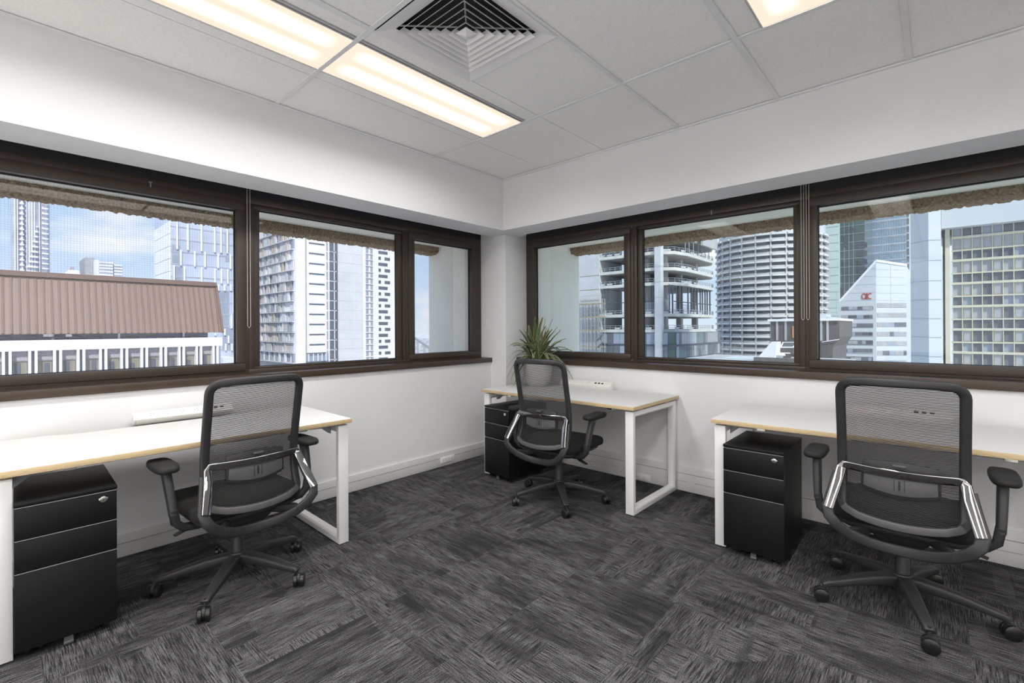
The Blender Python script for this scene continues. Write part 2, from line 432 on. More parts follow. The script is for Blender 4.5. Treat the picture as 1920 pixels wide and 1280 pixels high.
window(2, 'L', 1.212, 2.527, 1.288, 2.443, 1.014, 2.128, False, 'fixed wired window between the two opening sashes, left wall')
window(3, 'L', 2.527, YC-0.002, 2.614, 3.334, 1.043, 2.100, True, 'narrow wired sash window next to the corner column')
window(4, 'R', XC+0.002, -1.989, -3.106, -2.074, 1.044, 2.110, True, 'sash window behind the plant on the right wall')
window(5, 'R', -1.989, -0.686, -1.909, -0.757, 1.020, 2.134, False, 'fixed window showing the round tower, right wall')
window(6, 'R', -0.686, 1.08, -0.613, 1.0, 1.050, 2.104, True, 'sash window at the far right with the gridded facade beyond')
window(7, 'L', YE, -0.83, YE+0.08, -0.91, 1.014, 2.128, False, 'unseen window added behind the camera for more daylight, left wall')  # this and the next are out of view, put in for extra skylight
window(8, 'R', 1.08, XE, 1.16, XE-0.08, 1.020, 2.134, False, 'unseen window added beyond the frame for more daylight, right wall')
for (a, z, sd) in ((0.66, 2.165, 'L'), (-1.31, 2.17, 'R')):           # window catches on the heads
    mb = MB(); add(mb, sd, a-0.003, a+0.003, -0.014, 0.0, z-0.016, z+0.016); add(mb, sd, a-0.009, a+0.009, -0.010, 0, z+0.012, z+0.018)
    tag(mb.build('blind_hook', M['ped_lip'], None), 'small metal hook on the %s window head' % ('left' if sd == 'L' else 'middle right'), 'hook')

# ------------------------------------------------------------------ exposed-aggregate hood, lip and corner pier outside
M['agg'] = mat('brown_exposed_aggregate', (0.245, 0.165, 0.090), 0.95, var=0.6, scale=70, bump=1.0, bscale=60)
M['conc_cream'] = mat('cream_precast', (0.80, 0.76, 0.62), 0.85, var=0.05, scale=5, bump=0.1, bscale=200)
M['conc_pale'] = mat('pale_grey_precast', (0.92, 0.885, 0.78), 0.85, var=0.04, scale=4, bump=0.1, bscale=120)
def lip(name, side, a0, a1, d_in, d_out, zb, zt, label):
    n = int((a1-a0)/0.014); v = []; f = []
    sec = [(d_in, zt), (d_in, zb+0.10), (d_in, zb+0.055), (d_in+0.012, zb+0.014), (d_in+0.055, zb+0.004), ((d_in+d_out)/2, zb), (d_out-0.05, zb), (d_out-0.012, zb+0.004), (d_out, zb+0.02), (d_out, zt)]
    k = len(sec)
    for i in range(n+1):
        a = a0 + (a1-a0)*i/n
        for j, (d, z) in enumerate(sec):
            jj = 0.010 if 1 <= j <= 8 else 0.0
            dd = d + random.uniform(-jj, jj); zz = z + random.uniform(-jj, jj)*0.8
            v.append((-(dd), a, zz) if side == 'L' else (a, dd, zz))
    for i in range(n):
        for j in range(k):
            f.append((i*k+j, i*k+(j+1) % k, (i+1)*k+(j+1) % k, (i+1)*k+j))
    f.append(tuple(range(k))); f.append(tuple(range(n*k, n*k+k)))
    mb = MB(); mb.add(v, f)
    return mb
o = struct(MB().box(-4.20, -3.60, YE, 3.351, 2.180, 2.9).build('trim_5', M['conc_cream']), 'cream concrete hood soffit outside the left windows')
lip('x', 'L', YE, 3.36, 4.12, 4.30, 2.098, 2.6, '').build('rough_lip', M['agg'], o)
o = struct(MB().box(-3.124, XE, 3.82, 4.55, 2.190, 2.9).build('trim_6', M['conc_cream']), 'cream concrete hood soffit outside the right windows')
lip('x', 'R', -3.13, XE, 4.46, 4.64, 2.112, 2.6, '').build('rough_lip', M['agg'], o)
struct(MB().box(-4.30, -3.60, 3.351, 4.63, -0.5, 2.9).box(-3.62, -3.124, 3.82, 4.63, -0.5, 2.9).build('wall_pier_corner', M['conc_pale']), 'pale concrete pier outside the room corner')
struct(MB().box(-4.30, -3.60, YE, 3.351, -0.5, 0.80).box(-3.124, XE, 3.82, 4.63, -0.5, 0.80).build('wall_apron', M['conc_pale']))
struct(MB().box(-4.3, XE+0.3, YE-0.3, 4.63, 2.9, 3.1).build('roof', M['void']))

# ------------------------------------------------------------------ ceiling
ceil = struct(MB().box(-3.5, XE, YE, YW, 2.80, 2.9).build('ceiling', M['void']), 'white suspended tile ceiling')
cols = [XB, -2.600, -1.980, -1.360, -0.735, -0.110, 0.515, 1.140, 1.765, 2.390, 3.015, 3.640, XE]
rows = [YB, 2.465, 1.210, -0.045, -1.300, -2.555, -3.810, -5.065]
VENT = (-1.968, -1.378, 1.236, 1.836)
def tile(x0, x1, y0, y1):
    g = 0.0025
    MB().box(x0+g, x1-g, y0+g, y1-g, ZC+0.007, ZC+0.019).build('ceiling_tile', M['ceil_tile'], ceil)
LIGHTS = []
for ci in range(len(cols)-1):
    for ri in range(len(rows)-1):
        x0, x1, y1, y0 = cols[ci], cols[ci+1], rows[ri], rows[ri+1]
        if ci in (1, 4, 7, 10) and ri >= 1:  # right-hand run and rearmost rows are unseen, added for ambient light
            lx0, lx1 = (-2.503, -2.122) if ci == 1 else (x0+0.125, x0+0.506)
            tile(x0, lx0-0.008, y0, y1); tile(lx1+0.03, x1, y0, y1)
            LIGHTS.append((ci, ri, lx0, lx1, y0+0.012, y1-0.006))
        elif ci == 2 and ri == 1:
            tile(x0, x1, VENT[3]+0.004, y1)
        else: tile(x0, x1, y0, y1)
def bar(x0, x1, y0, y1): MB().box(x0, x1, y0, y1, ZC-0.001, ZC+0.0045).build('grid_bar', M['tbar'], ceil)
for yy in rows[1:]: bar(XB, XE, yy-0.012, yy+0.012)
for xx in cols[3:-1]:
    w_ = 0.010 if xx == -1.360 else 0.013
    for ri in range(len(rows)-1): bar(xx-w_, xx+w_, rows[ri+1]+0.012, rows[ri]-0.012 if ri else rows[0])
bar(-2.002, -1.972, -0.033, 1.198)
# wall angle
MB().box(XB, XB+0.022, YE, YB, ZC-0.006, ZC+0.004).build('wall_angle', M['tbar'], ceil)
MB().box(XB+0.022, XE, YB-0.022, YB, ZC-0.006, ZC+0.004).build('wall_angle', M['tbar'], ceil)

# ------------------------------------------------------------------ fluorescent troffers
def troffer(x0, x1, y0, y1, label):
    cx, cy = (x0+x1)/2, (y0+y1)/2; w, l = (x1-x0)/2, (y1-y0)/2
    root = thing('ceiling_light', label, 'ceiling light', (cx, cy, ZC), 0, 'recessed fluorescent ceiling lights')
    MB().box(-w-0.006, w+0.028, -l, l, 0.02, 0.09).build('housing', M['metal_grey'], root)
    b = MB().box(-w-0.006, -w, -l, l, 0.0, 0.02).box(w, w+0.006, -l, l, 0.0, 0.02).box(w+0.02, w+0.028, -l, l, 0.0, 0.02)
    b.build('frame', M['metal_grey'], root)
    MB().box(w+0.006, w+0.02, -l, l, 0.012, 0.02).build('air_slot', M['slot'], root)
    MB().box(-w, w, -l, l, 0.004, 0.008).build('diffuser', M['diffuser'], root)
    ld = bpy.data.lights.new('fluorescent_light', 'AREA'); ld.shape = 'RECTANGLE'; ld.size = 2*w-0.02; ld.size_y = 2*l-0.02
    ld.energy = TROFFER_POWER; ld.color = (1.0, 0.985, 0.965); ld.spread = R(160)
    lo = bpy.data.objects.new('fluorescent_light', ld); COL.objects.link(lo); lo.parent = root; lo.location = (0, 0, 0.002)
    return root
row_txt = {1: 'nearest the windows', 2: 'second from the windows', 3: 'third from the windows', 4: 'fourth from the windows', 5: 'added unseen row, fifth from the windows', 6: 'added unseen row, farthest from the windows'}
for ci, ri, a, b, c, d in LIGHTS:
    where = {1: 'left run of lights', 4: 'middle run of lights', 7: 'third run of lights', 10: 'unseen added right run'}[ci]
    troffer(a, b, c, d, 'lit recessed panel, %s, %s' % (where, row_txt[ri]))

# ------------------------------------------------------------------ square air diffuser
vx, vy = (VENT[0]+VENT[1])/2, (VENT[2]+VENT[3])/2
vr = thing('air_vent', 'white square louvred air vent in the ceiling beside the lights', 'air vent', (vx, vy, ZC))
hw, hl = (VENT[1]-VENT[0])/2, (VENT[3]-VENT[2])/2
MB().box(-hw, hw, -hl, hl, 0.085, 0.10).box(-hw, -hw+.01, -hl, hl, .02, .085).box(hw-.01, hw, -hl, hl, .02, .085).box(-hw, hw, -hl, -hl+.01, .02, .085).box(-hw, hw, hl-.01, hl, .02, .085).build('plenum', M['void'], vr)
def sqring(a0, z0, a1, z1, th):
    """square ring whose wall runs from (half size a0, z0) to (a1, z1)"""
    mb = MB(); v = []
    for a, z in ((a0, z0), (a1, z1), (a1-th, z1+th*.3), (a0-th, z0+th*.3)):
        v += [(-a, -a, z), (a, -a, z), (a, a, z), (-a, a, z)]
    f = []
    for i in range(4):
        j = (i+1) % 4
        for q in range(4):
            f.append((4*i+q, 4*i+(q+1) % 4, 4*j+(q+1) % 4, 4*j+q))
    return mb.add(v, f)
sqring(hw+0.014, -0.003, hw-0.055, 0.014, 0.004).build('rim', M['vent'], vr)
for k in range(6):
    b_ = 0.236 - k*0.0345
    sqring(b_, -0.006, b_-0.024, 0.022, 0.003).build('louvre', M['vent'], vr)
mb = MB(); a = 0.036
mb.add([(-a,-a,0), (a,-a,0), (a,a,0), (-a,a,0), (0,0,-0.014), (0,0,0.03)], [(0,1,4),(1,2,4),(2,3,4),(3,0,4),(1,0,5),(2,1,5),(3,2,5),(0,3,5)])
mb.build('centre_cap', M['vent'], vr)
mb = MB()
for sx in (-1, 1):
    for sy in (-1, 1): mb.tube([(sx*0.03, sy*0.03, 0.03), (sx*0.225, sy*0.225, 0.03)], 0.004, 6)
mb.build('corner_brace', M['metal_grey'], vr)
mb = MB().box(0.205, 0.235, -0.235, 0.235, 0.06, 0.064)
mb.build('damper', M['metal_grey'], vr)

# ------------------------------------------------------------------ blind chains
def chain(points, r, pitch, name, label, m_, thin=False):
    mb = MB(); P = [Vector(p) for p in points]
    mb.tube([tuple(p) for p in P], r*0.35, 5)
    if not thin:
        for a, b in zip(P[:-1], P[1:]):
            n = max(1, int((b-a).length/pitch))
            for i in range(n):
                c = a + (b-a)*(i/n)
                mb.add([(c.x+r, c.y, c.z), (c.x-r, c.y, c.z), (c.x, c.y+r, c.z), (c.x, c.y-r, c.z), (c.x, c.y, c.z+r), (c.x, c.y, c.z-r)],
                       [(0,2,4),(2,1,4),(1,3,4),(3,0,4),(2,0,5),(1,2,5),(3,1,5),(0,3,5)])
    o = mb.build(name, m_, None, smooth=True, angle=180)
    return tag(o, label, 'blind cord', 'blind cords hanging by the windows')
def loopL(y, w, zb, zt, x): return [(x, y-w/2, zt), (x, y-w/2, zb+0.012), (x, y-w/4, zb+0.003), (x, y, zb), (x, y+w/4, zb+0.003), (x, y+w/2, zb+0.012), (x, y+w/2, zt)]
def loopR(x, w, zb, zt, y): return [(x-w/2, y, zt), (x-w/2, y, zb+0.012), (x-w/4, y, zb+0.003), (x, y, zb), (x+w/4, y, zb+0.003), (x+w/2, y, zb+0.012), (x+w/2, y, zt)]
chain(loopL(1.190, 0.019, 1.292, 2.44, -3.50), 0.0027, 0.0066, 'blind_chain', 'beaded blind chain on the mullion of the left windows', M['bead'])
chain(loopR(-0.683, 0.016, 1.325, 2.44, 3.70), 0.0027, 0.0066, 'blind_chain', 'left one of the paired beaded blind chains, right wall', M['bead'])
chain(loopR(-0.653, 0.016, 1.325, 2.44, 3.70), 0.0027, 0.0066, 'blind_chain', 'right one of the paired beaded blind chains, right wall', M['bead'])
chain([(-3.545, 3.462, 2.44), (-3.545, 3.462, 1.305), (-3.538, 3.462, 1.297), (-3.512, 3.462, 1.297), (-3.505, 3.462, 1.305), (-3.505, 3.462, 2.44)], 0.0022, 0.01, 'blind_chain', 'thin white blind cord against the corner column', M['cord'], True)
o = MB().box(-1.357, -1.343, YB-0.004, YB+0.001, 2.535, 2.60).build('cable_cover', M['wall'])
tag(o, 'small white painted cover strip on the right bulkhead', 'cover strip')

# ================================================================== desks
# local frame: x along the desk (0..DL), y from the front edge (0) to the back (DD), z up; the front faces -y
DL, DD, DZ = 1.473, 0.738, 0.742
def make_desk(loc, rz, label, tilt_brace=True):
    root = thing('desk', label, 'desk', loc, rz, 'white office desks')
    n = 0.05
    top = [(0, 0), (DL, 0), (DL, DD), (DL-0.20, DD), (DL-0.30, DD-n), (0.30, DD-n), (0.20, DD), (0, DD)]
    t = MB().prism(top, 'z', DZ-0.025, DZ-0.0005).build('tabletop', M['desk_edge'], root, bevel=0.0012)
    ins = [(0.0015, 0.0015), (DL-0.0015, 0.0015), (DL-0.0015, DD-.0015), (DL-0.20, DD-.0015), (DL-0.30, DD-n-.0015), (0.30, DD-n-.0015), (0.20, DD-.0015), (0.0015, DD-.0015)]
    MB().prism(ins, 'z', DZ-0.001, DZ+0.0006).build('laminate_surface', M['desk_white'], t)
    for sx in (0, 1):
        x0 = 0.014 if sx == 0 else DL-0.014-0.060
        x1 = x0 + 0.060
        y0, y1, zt, w, c = 0.022, DD-0.022, DZ-0.037, 0.042, 0.010
        # mitred closed loop: four members of a chamfered tube
        sec = [(-0.030, -0.021), (-0.030, 0.009), (-0.018, 0.021), (0.018, 0.021), (0.030, 0.009), (0.030, -0.021)]
        mb = MB(); cx = (x0+x1)/2
        outer = [(y0, 0.004), (y1, 0.004), (y1, zt), (y0, zt)]
        V = []
        for (yy, zz), (iy, iz) in zip(outer, ((1, 1), (-1, 1), (-1, -1), (1, -1))):
            for (ox, d) in ((-0.030, 0), (-0.030, 0.030), (-0.020, w), (0.020, w), (0.030, 0.030), (0.030, 0)):
                V.append((cx+ox, yy+iy*d, zz+iz*d))
        F = []
        for i in range(4):
            j = (i+1) % 4
            for q in range(6): F.append((6*i+q, 6*i+(q+1) % 6, 6*j+(q+1) % 6, 6*j+q))
        lg = mb.add(V, F).build('leg_frame', M['leg_white'], root, bevel=0.0015)
        for yy in (0.16, DD-0.16): MB().box(cx-0.02, cx+0.02, yy-0.02, yy+0.02, zt, DZ-0.025).build('spacer', M['leg_white'], lg)
        for yy in (y0+0.03, y1-0.03): MB().lathe([(0.016, 0.0), (0.016, 0.0045)], 12, (cx, yy, 0)).build('foot_glide', M['slot'], lg)
        # bracket joining the loop to the beams
        s = 1 if sx == 0 else -1
        xb = x1 if sx == 0 else x0
        pts = [(xb, zt), (xb+s*0.13, zt), (xb+s*0.13, zt-0.016), (xb+s*0.05, zt-0.020), (xb, zt-0.060)]
        for yy in (0.115, DD-0.16): MB().prism(pts, 'y', yy, yy+0.045).build('bracket', M['beam'], root, bevel=0.002)
        MB().box(min(xb+s*0.15, xb+s*0.19), max(xb+s*0.15, xb+s*0.19), 0.10, 0.16, zt-0.018, zt-0.004).build('clamp', M['steel'], root)
    for yy in (0.118, DD-0.155):
        MB().box(0.09, DL-0.09, yy, yy+0.04, DZ-0.052, DZ-0.026).build('beam', M['beam'], root, bevel=0.002)
    return root
desk_m = make_desk((-2.995, 2.905, 0), R(-0.4), 'white desk in the room corner carrying the potted plant')
desk_l = make_desk((-2.668+0.028, -0.018, 0), R(90-1.1), 'white desk below the left windows, power rail at its back')
desk_r = make_desk((-0.993, 2.832, 0), R(1.9), 'white desk below the right windows, at the right edge')
MB().tube([(DL-0.2, 0.36, DZ-0.027), (DL-0.2, 0.36, DZ-0.055), (DL-0.2, 0.40, DZ-0.062), (DL-0.2, 0.42, DZ-0.045)], 0.005, 6).build('cable_hook', M['leg_white'], desk_m)

# ================================================================== drawer pedestals; local: front faces -y, x 0..w
PWD, PDP, PH = 0.306, 0.46, 0.612
def make_pedestal(loc, rz, label):
    root = thing('drawer_pedestal', label, 'drawer unit', loc, rz, 'black drawer pedestals under the desks')
    b = MB().box(0, PWD, 0.020, PDP, 0.040, PH-0.012).build('body', M['ped'], root, bevel=0.0015)
    MB().box(-0.001, PWD+0.001, 0.0, PDP+0.001, PH-0.012, PH+0.003).build('top', M['ped'], root, bevel=0.0025)
    z = PH - 0.0155
    for k, h in enumerate((0.127, 0.127, 0.306)):
        d = MB().box(0.001, PWD-0.001, 0.001, 0.020, z-h+0.0035, z).build('drawer', M['ped'], root, bevel=0.0015)
        MB().box(0.002, PWD-0.002, 0.0005, 0.0035, z-0.0018, z+0.0004).build('lip', M['ped_lip'], d)  # edge highlight put in as a pale strip along the drawer top
        if k == 0:
            lk = MB()
            n = 20
            v = [(PWD-0.045+0.0125*math.cos(2*math.pi*i/n), 0.0 + yy, z-0.030+0.0125*math.sin(2*math.pi*i/n)) for yy in (-0.004, 0.004) for i in range(n)]
            lk.add(v, [tuple(range(n))[::-1], tuple(range(n, 2*n))] + [(i, (i+1) % n, n+(i+1) % n, n+i) for i in range(n)])
            lk.box(PWD-0.060, PWD-0.030, -0.0025, 0.003, z-0.035, z-0.025)
            l_ = lk.build('lock', M['steel'], d, bevel=0.001)
            MB().box(PWD-0.0462, PWD-0.0438, -0.0048, -0.0035, z-0.0345, z-0.0255).build('keyhole', M['slot'], l_)
        z -= h
    def wheel(cx, cy, r, w, zc):
        mb = MB(); n = 14
        v = [(cx+xx, cy+r*math.cos(2*math.pi*i/n), zc+r*math.sin(2*math.pi*i/n)) for xx in (-w/2, w/2) for i in range(n)]
        return mb.add(v, [tuple(range(n))[::-1], tuple(range(n, 2*n))] + [(i, (i+1) % n, n+(i+1) % n, n+i) for i in range(n)])
    for cx in (0.055, PWD-0.055):
        for cy in (0.06, PDP-0.06):
            c = MB().box(cx-0.012, cx+0.012, cy-0.016, cy+0.016, 0.020, 0.041).build('caster', M['ped_lip'], root, bevel=0.002)
            for dx in (-0.019, 0.019): wheel(cx+dx, cy, 0.017, 0.012, 0.017).build('wheel', M['black_rubber'], c, bevel=0.002)
    c = MB().box(PWD/2-0.014, PWD/2+0.014, 0.012, 0.017, 0.016, 0.045).build('stabiliser', M['plastic_grey'], root)
    wheel(PWD/2, 0.018, 0.009, 0.030, 0.0095).build('wheel', M['plastic_grey'], c, bevel=0.001)
    return root
make_pedestal((-2.625, 0.058, 0), R(90-1.5), 'black three-drawer pedestal under the left desk')
make_pedestal((-2.917, 2.866, 0), R(-4), 'black three-drawer pedestal under the corner desk with the plant')
make_pedestal((-0.912, 2.792, 0), R(0.6), 'black three-drawer pedestal under the right desk')

# ================================================================== power rails; local: x along, front towards -y
def make_power_rail(loc, rz, ln, label, flip=False):
    root = thing('power_rail', label, 'power strip', loc, rz, 'white desktop power rails')
    sec = [(0.012, 0.0), (0.0, 0.030), (0.004, 0.034), (0.042, 0.066), (0.048, 0.066), (0.085, 0.0)]
    MB().prism(sec, 'x', 0.012, ln-0.012).build('body', M['socket_white'], root, bevel=0.0012)
    for a, b in ((0, 0.012), (ln-0.012, ln)):
        s2 = [(y - (0.0012 if y < 0.04 else -0.001), z) for y, z in sec]
        MB().prism(s2, 'x', a, b).build('end_cap', M['socket_white'], root, bevel=0.002)
    d = Vector((0, 0.038, 0.032)).normalized(); nrm = Vector((0, -0.032, 0.038)).normalized()
    o0 = Vector((0, 0.004, 0.034))
    def on(mb, x, t, hx_, ht, rise=0.0006, ang=0.0):
        c = o0 + d*t + Vector((x, 0, 0))
        ax = Vector((math.cos(ang), 0, 0)) + d*math.sin(ang); bx = Vector((-math.sin(ang), 0, 0)) + d*math.cos(ang)
        q = [c + ax*sx*hx_ + bx*sy*ht + nrm*z for z in (-0.002, rise) for sx, sy in ((-1,-1),(1,-1),(1,1),(-1,1))]
        mb.add([tuple(p) for p in q], [(3,2,1,0),(4,5,6,7),(0,1,5,4),(1,2,6,5),(2,3,7,6),(3,0,4,7)])
    for k in range(4):
        x = 0.085 + k*0.0735
        mb = MB(); rot = (R(90), 0, 0, R(-90))[k]
        for ang, dx, dt in ((R(-30), -0.008, 0.005), (R(30), 0.008, 0.005), (0, 0, -0.009)):
            c_, s_ = math.cos(rot), math.sin(rot)
            x2, t2 = dx*c_-dt*s_, dx*s_+dt*c_
            if ang == 0: on(mb, x+x2, 0.025+t2, 0.0011, 0.0034, ang=rot)
            else: on(mb, x+x2, 0.025+t2, 0.0011, 0.0034, ang=ang+rot)
        mb.build('socket', M['slot_grey'], root)
    for k in range(3):
        mb = MB(); on(mb, 0.375 + k*0.034, 0.026, 0.0105, 0.0075, 0.0009)
        mb.build('data_port', M['slot'], root, bevel=0.0015)
    return root
make_power_rail((-2.605, 3.535, DZ+0.0006), R(-0.5), 0.53, 'white power rail on the corner desk beside the pot')
make_power_rail((-3.352, 0.540, DZ), R(90-1.1), 0.50, 'white power rail on the left desk, partly behind the chair')
make_power_rail((-0.47, 3.478, DZ), R(1.9), 0.53, 'white power rail on the right desk, seen through the chair mesh')

# ================================================================== skirting outlets, plug and cord
def outlet(name, side, a, z, w, h, label):
    root = thing(name, label, 'power outlet', (0, 0, 0), 0, 'double power outlets on the skirting')
    if side == 'L':
        b = MB().box(XW+0.016, XW+0.026, a-w/2, a+w/2, z-h/2, z+h/2).build('plate', M['socket_white'], root, bevel=0.004)
        for da in (-w*.30, -w*.1, w*.1, w*.30):
            MB().box(XW+0.0258, XW+0.0268, a+da-0.006, a+da+0.006, z-0.009, z-0.006).box(XW+0.0258, XW+0.0268, a+da-0.008, a+da-0.005, z+0.001, z+0.008).box(XW+0.0258, XW+0.0268, a+da+0.005, a+da+0.008, z+0.001, z+0.008).build('socket', M['slot_grey'], root)
    else:
        b = MB().box(a-w/2, a+w/2, YW-0.026, YW-0.016, z-h/2, z+h/2).build('plate', M['socket_white'], root, bevel=0.004)
        MB().box(a+w*.18, a+w*.34, YW-0.030, YW-0.026, z-0.008, z+0.012).build('switch', M['socket_white'], root, bevel=0.001)
    return root
outlet('power_outlet', 'L', 2.864, 0.058, 0.165, 0.052, 'white double power outlet low on the left wall skirting')
outlet('power_outlet', 'R', -1.815, 0.040, 0.120, 0.052, 'white power outlet on the skirting behind the corner desk leg')
pl = thing('power_plug', 'white plug and cord running from skirting outlet up to corner desk', 'plug', (0, 0, 0))
MB().box(-1.845, -1.805, YW-0.062, YW-0.027, 0.020, 0.056).build('plug_body', M['cord'], pl, bevel=0.008)
MB().tube([(-1.84, YW-0.05, 0.035), (-1.875, YW-0.055, 0.026), (-1.905, YW-0.05, 0.06), (-1.925, YW-0.045, 0.14), (-1.94, YW-0.04, 0.21), (-1.945, YW-0.035, 0.30), (-1.925, YW-0.03, 0.40), (-1.915, YW-0.035, 0.5), (-1.925, YW-0.045, 0.60), (-1.94, YW-0.06, 0.705)], 0.0038, 8).build('cord', M['cord'], pl, smooth=True)
MB().box(-1.955, -1.935, YW-0.05, YW-0.026, 0.19, 0.30).build('cord_adapter', M['cord'], pl, bevel=0.004)

# ================================================================== office chairs; local: faces +y, x to the right seen from behind
def interp(tab, z):
    if z >= tab[0][0]: return tab[0][1]
    for (z1, y1), (z0, y0) in zip(tab[:-1], tab[1:]):
        if z >= z0: return y0 + (y1-y0)*(z-z0)/(z1-z0)
    return tab[-1][1]
PROF = [(1.055, -0.262), (1.0, -0.250), (0.90, -0.228), (0.80, -0.206), (0.72, -0.190), (0.66, -0.183), (0.60, -0.184), (0.55, -0.192), (0.50, -0.212), (0.45, -0.245), (0.42, -0.27)]
HWC = 0.203
def by(x, z):
    return interp(PROF, z) - 0.045*(1-(x/HWC)**2)
def zbot(x): return 0.450 + 0.018*(x/HWC)**2
ZTOP = 1.040
def make_chair(name, label, base_rot):
    root = thing(name, label, 'chair', (0, 0, 0), 0, 'black mesh-back office chairs')
    # --- backrest frame: one continuous rounded loop
    path = []
    rc = 0.050
    def arc(cx, cz, a0, a1, r, n=6):
        for k in range(n+1):
            t = R(a0+(a1-a0)*k/n); path.append((cx+r*math.cos(t), cz+r*math.sin(t)))
    arc(HWC-rc, ZTOP-rc, 0, 90, rc)
    for k in range(1, 10): x = HWC-rc - (2*HWC-2*rc)*k/10; path.append((x, ZTOP + 0.004*(1-(x/HWC)**2)))
    arc(-HWC+rc, ZTOP-rc, 90, 180, rc)
    zl = zbot(HWC)+0.034
    for k in range(1, 16): path.append((-HWC, ZTOP-rc - (ZTOP-rc-zl)*k/16))
    r2 = 0.034
    arc(-HWC+r2, zl, 180, 262, r2)
    for k in range(1, 12): x = -HWC+r2 + (2*HWC-2*r2)*k/12; path.append((x, zbot(x)))
    arc(HWC-r2, zl, 278, 360, r2)
    for k in range(1, 16): path.append((HWC, zl + (ZTOP-rc-zl)*k/16))
    p3 = [(x, by(x, z), z) for x, z in path]
    MB().sweep(p3, rrect(0.026, 0.037, 0.009, 2), (0, -1, 0), True).build('back_frame', M['plastic'], root, smooth=True, angle=60)
    # grey lower rim of the back
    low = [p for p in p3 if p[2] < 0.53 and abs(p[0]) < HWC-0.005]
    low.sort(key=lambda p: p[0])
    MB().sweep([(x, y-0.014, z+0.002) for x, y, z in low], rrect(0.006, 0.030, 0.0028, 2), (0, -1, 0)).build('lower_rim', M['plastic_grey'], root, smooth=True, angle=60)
    # --- woven mesh: real horizontal threads on the curved back
    mb = MB(); z = 0.466; pit = 0.0056; th = 0.0036; nseg = 12
    while z < ZTOP-0.008:
        def inside(x):
            ok = z > zbot(x)+0.004
            if abs(x) > HWC-rc and z > ZTOP-rc: ok = ok and (abs(x)-HWC+rc)**2+(z-ZTOP+rc)**2 < (rc-.004)**2
            if abs(x) > HWC-r2 and z < zl: ok = ok and (abs(x)-HWC+r2)**2+(z-zl)**2 < (r2-.004)**2
            return ok
        xm = HWC-0.004
        while xm > 0.05 and not inside(xm): xm -= 0.004
        if inside(0) and xm > 0.05:
            pts = [(xm*(2*i/nseg-1), 0, 0) for i in range(nseg+1)]
            V = []; F = []
            for i, (x, _, _) in enumerate(pts):
                y_ = by(x, z)
                for dy, dz in ((-0.0006, -th/2), (-0.0006, th/2), (0.0006, th/2), (0.0006, -th/2)): V.append((x, y_+dy, z+dz))
            for i in range(nseg):
                for q in range(4): F.append((4*i+q, 4*i+(q+1) % 4, 4*i+4+(q+1) % 4, 4*i+4+q))
            mb.add(V, F)
        z += pit
    tag(mb.build('back_mesh', M['mesh'], root), 'see-through black woven mesh', kind='stuff')
    # --- lumbar pad behind the mesh
    lp = []; n = 14
    def lum_y(x): return by(x, 0.61) - 0.014
    outl = []
    for k in range(n+1): x = -0.128+0.256*k/n; outl.append((x, 0.694+0.014*(1-(x/0.128)**2)))
    for k in range(n+1): x = 0.132-0.264*k/n; outl.append((x, 0.578-0.022*(1-(x/0.132)**2)))
    V = []; F = []; m_ = len(outl)
    for dy in (0.006, -0.006):
        for x, z in outl: V.append((x, lum_y(x)+dy, z))
    for k in range(n): 
        F.append((k, k+1, m_-2-k, m_-1-k)); F.append((m_+k, m_+k+1, 2*m_-2-k, 2*m_-1-k))
    for k in range(m_): F.append((k, (k+1) % m_, m_+(k+1) % m_, m_+k))
    lb = MB().add(V, F).build('lumbar_support', M['plastic'], root, bevel=0.002)
    o2 = []
    for k in range(n+1): x = -0.120+0.24*k/n; o2.append((x, 0.645))
    for k in range(n+1): x = 0.122-0.244*k/n; o2.append((x, 0.588-0.018*(1-(x/0.122)**2)))
    V = []; F = []
    for dy in (-0.004, -0.012):
        for x, z in o2: V.append((x, lum_y(x)+dy, z))
    for k in range(n):
        F.append((k, k+1, m_-2-k, m_-1-k)); F.append((m_+k, m_+k+1, 2*m_-2-k, 2*m_-1-k))
    for k in range(m_): F.append((k, (k+1) % m_, m_+(k+1) % m_, m_+k))
    MB().add(V, F).build('pad_plate', M['plastic_grey'], lb, bevel=0.0015)
    yl = lum_y(0)-0.0125
    mb = MB().box(-0.0035, 0.0035, yl-0.0008, yl+0.002, 0.592, 0.630)
    for sx in (-1, 1): mb.box(sx*0.017-0.0008, sx*0.017+0.0008, yl-0.0008, yl+0.002, 0.586, 0.636)
    mb.build('slot', M['slot'], lb)
    MB().box(-0.022, 0.022, yl-0.010, yl+0.004, 0.690, 0.699).build('grip', M['plastic_grey'], lb, bevel=0.002)
    # --- chrome yoke: cross bar and the two splayed arms
    ch = [(-0.240, -0.322, 0.484), (-0.228, -0.296, 0.535), (-0.212, -0.258, 0.600), (-0.203, -0.228, 0.645), (-0.192, -0.222, 0.660)]
    for k in range(1, 12): x = -0.192 + 0.384*k/12; ch.append((x, by(x, 0.66)-0.034, 0.660))
    ch += [(-x, y, z) for x, y, z in ch[4::-1]]
    MB().sweep(ch, rrect(0.013, 0.037, 0.004, 2), (0, -1, -0.22)).build('chrome_yoke', M['chrome'], root, smooth=True, angle=50)
    # --- charcoal loop under the back, feeding into the tilt mechanism
    lo = [(-0.214, -0.226, 0.620), (-0.229, -0.262, 0.550), (-0.246, -0.304, 0.482), (-0.238, -0.322, 0.450), (-0.210, -0.316, 0.413), (-0.165, -0.295, 0.378), (-0.105, -0.268, 0.352), (-0.05, -0.250, 0.340), (0, -0.244, 0.337)]
    lo += [(-x, y, z) for x, y, z in lo[-2::-1]]
    refs = [(0, -1, 0.3)]*3 + [(0, -1, 0.2)]*(len(lo)-6) + [(0, -1, 0.3)]*3
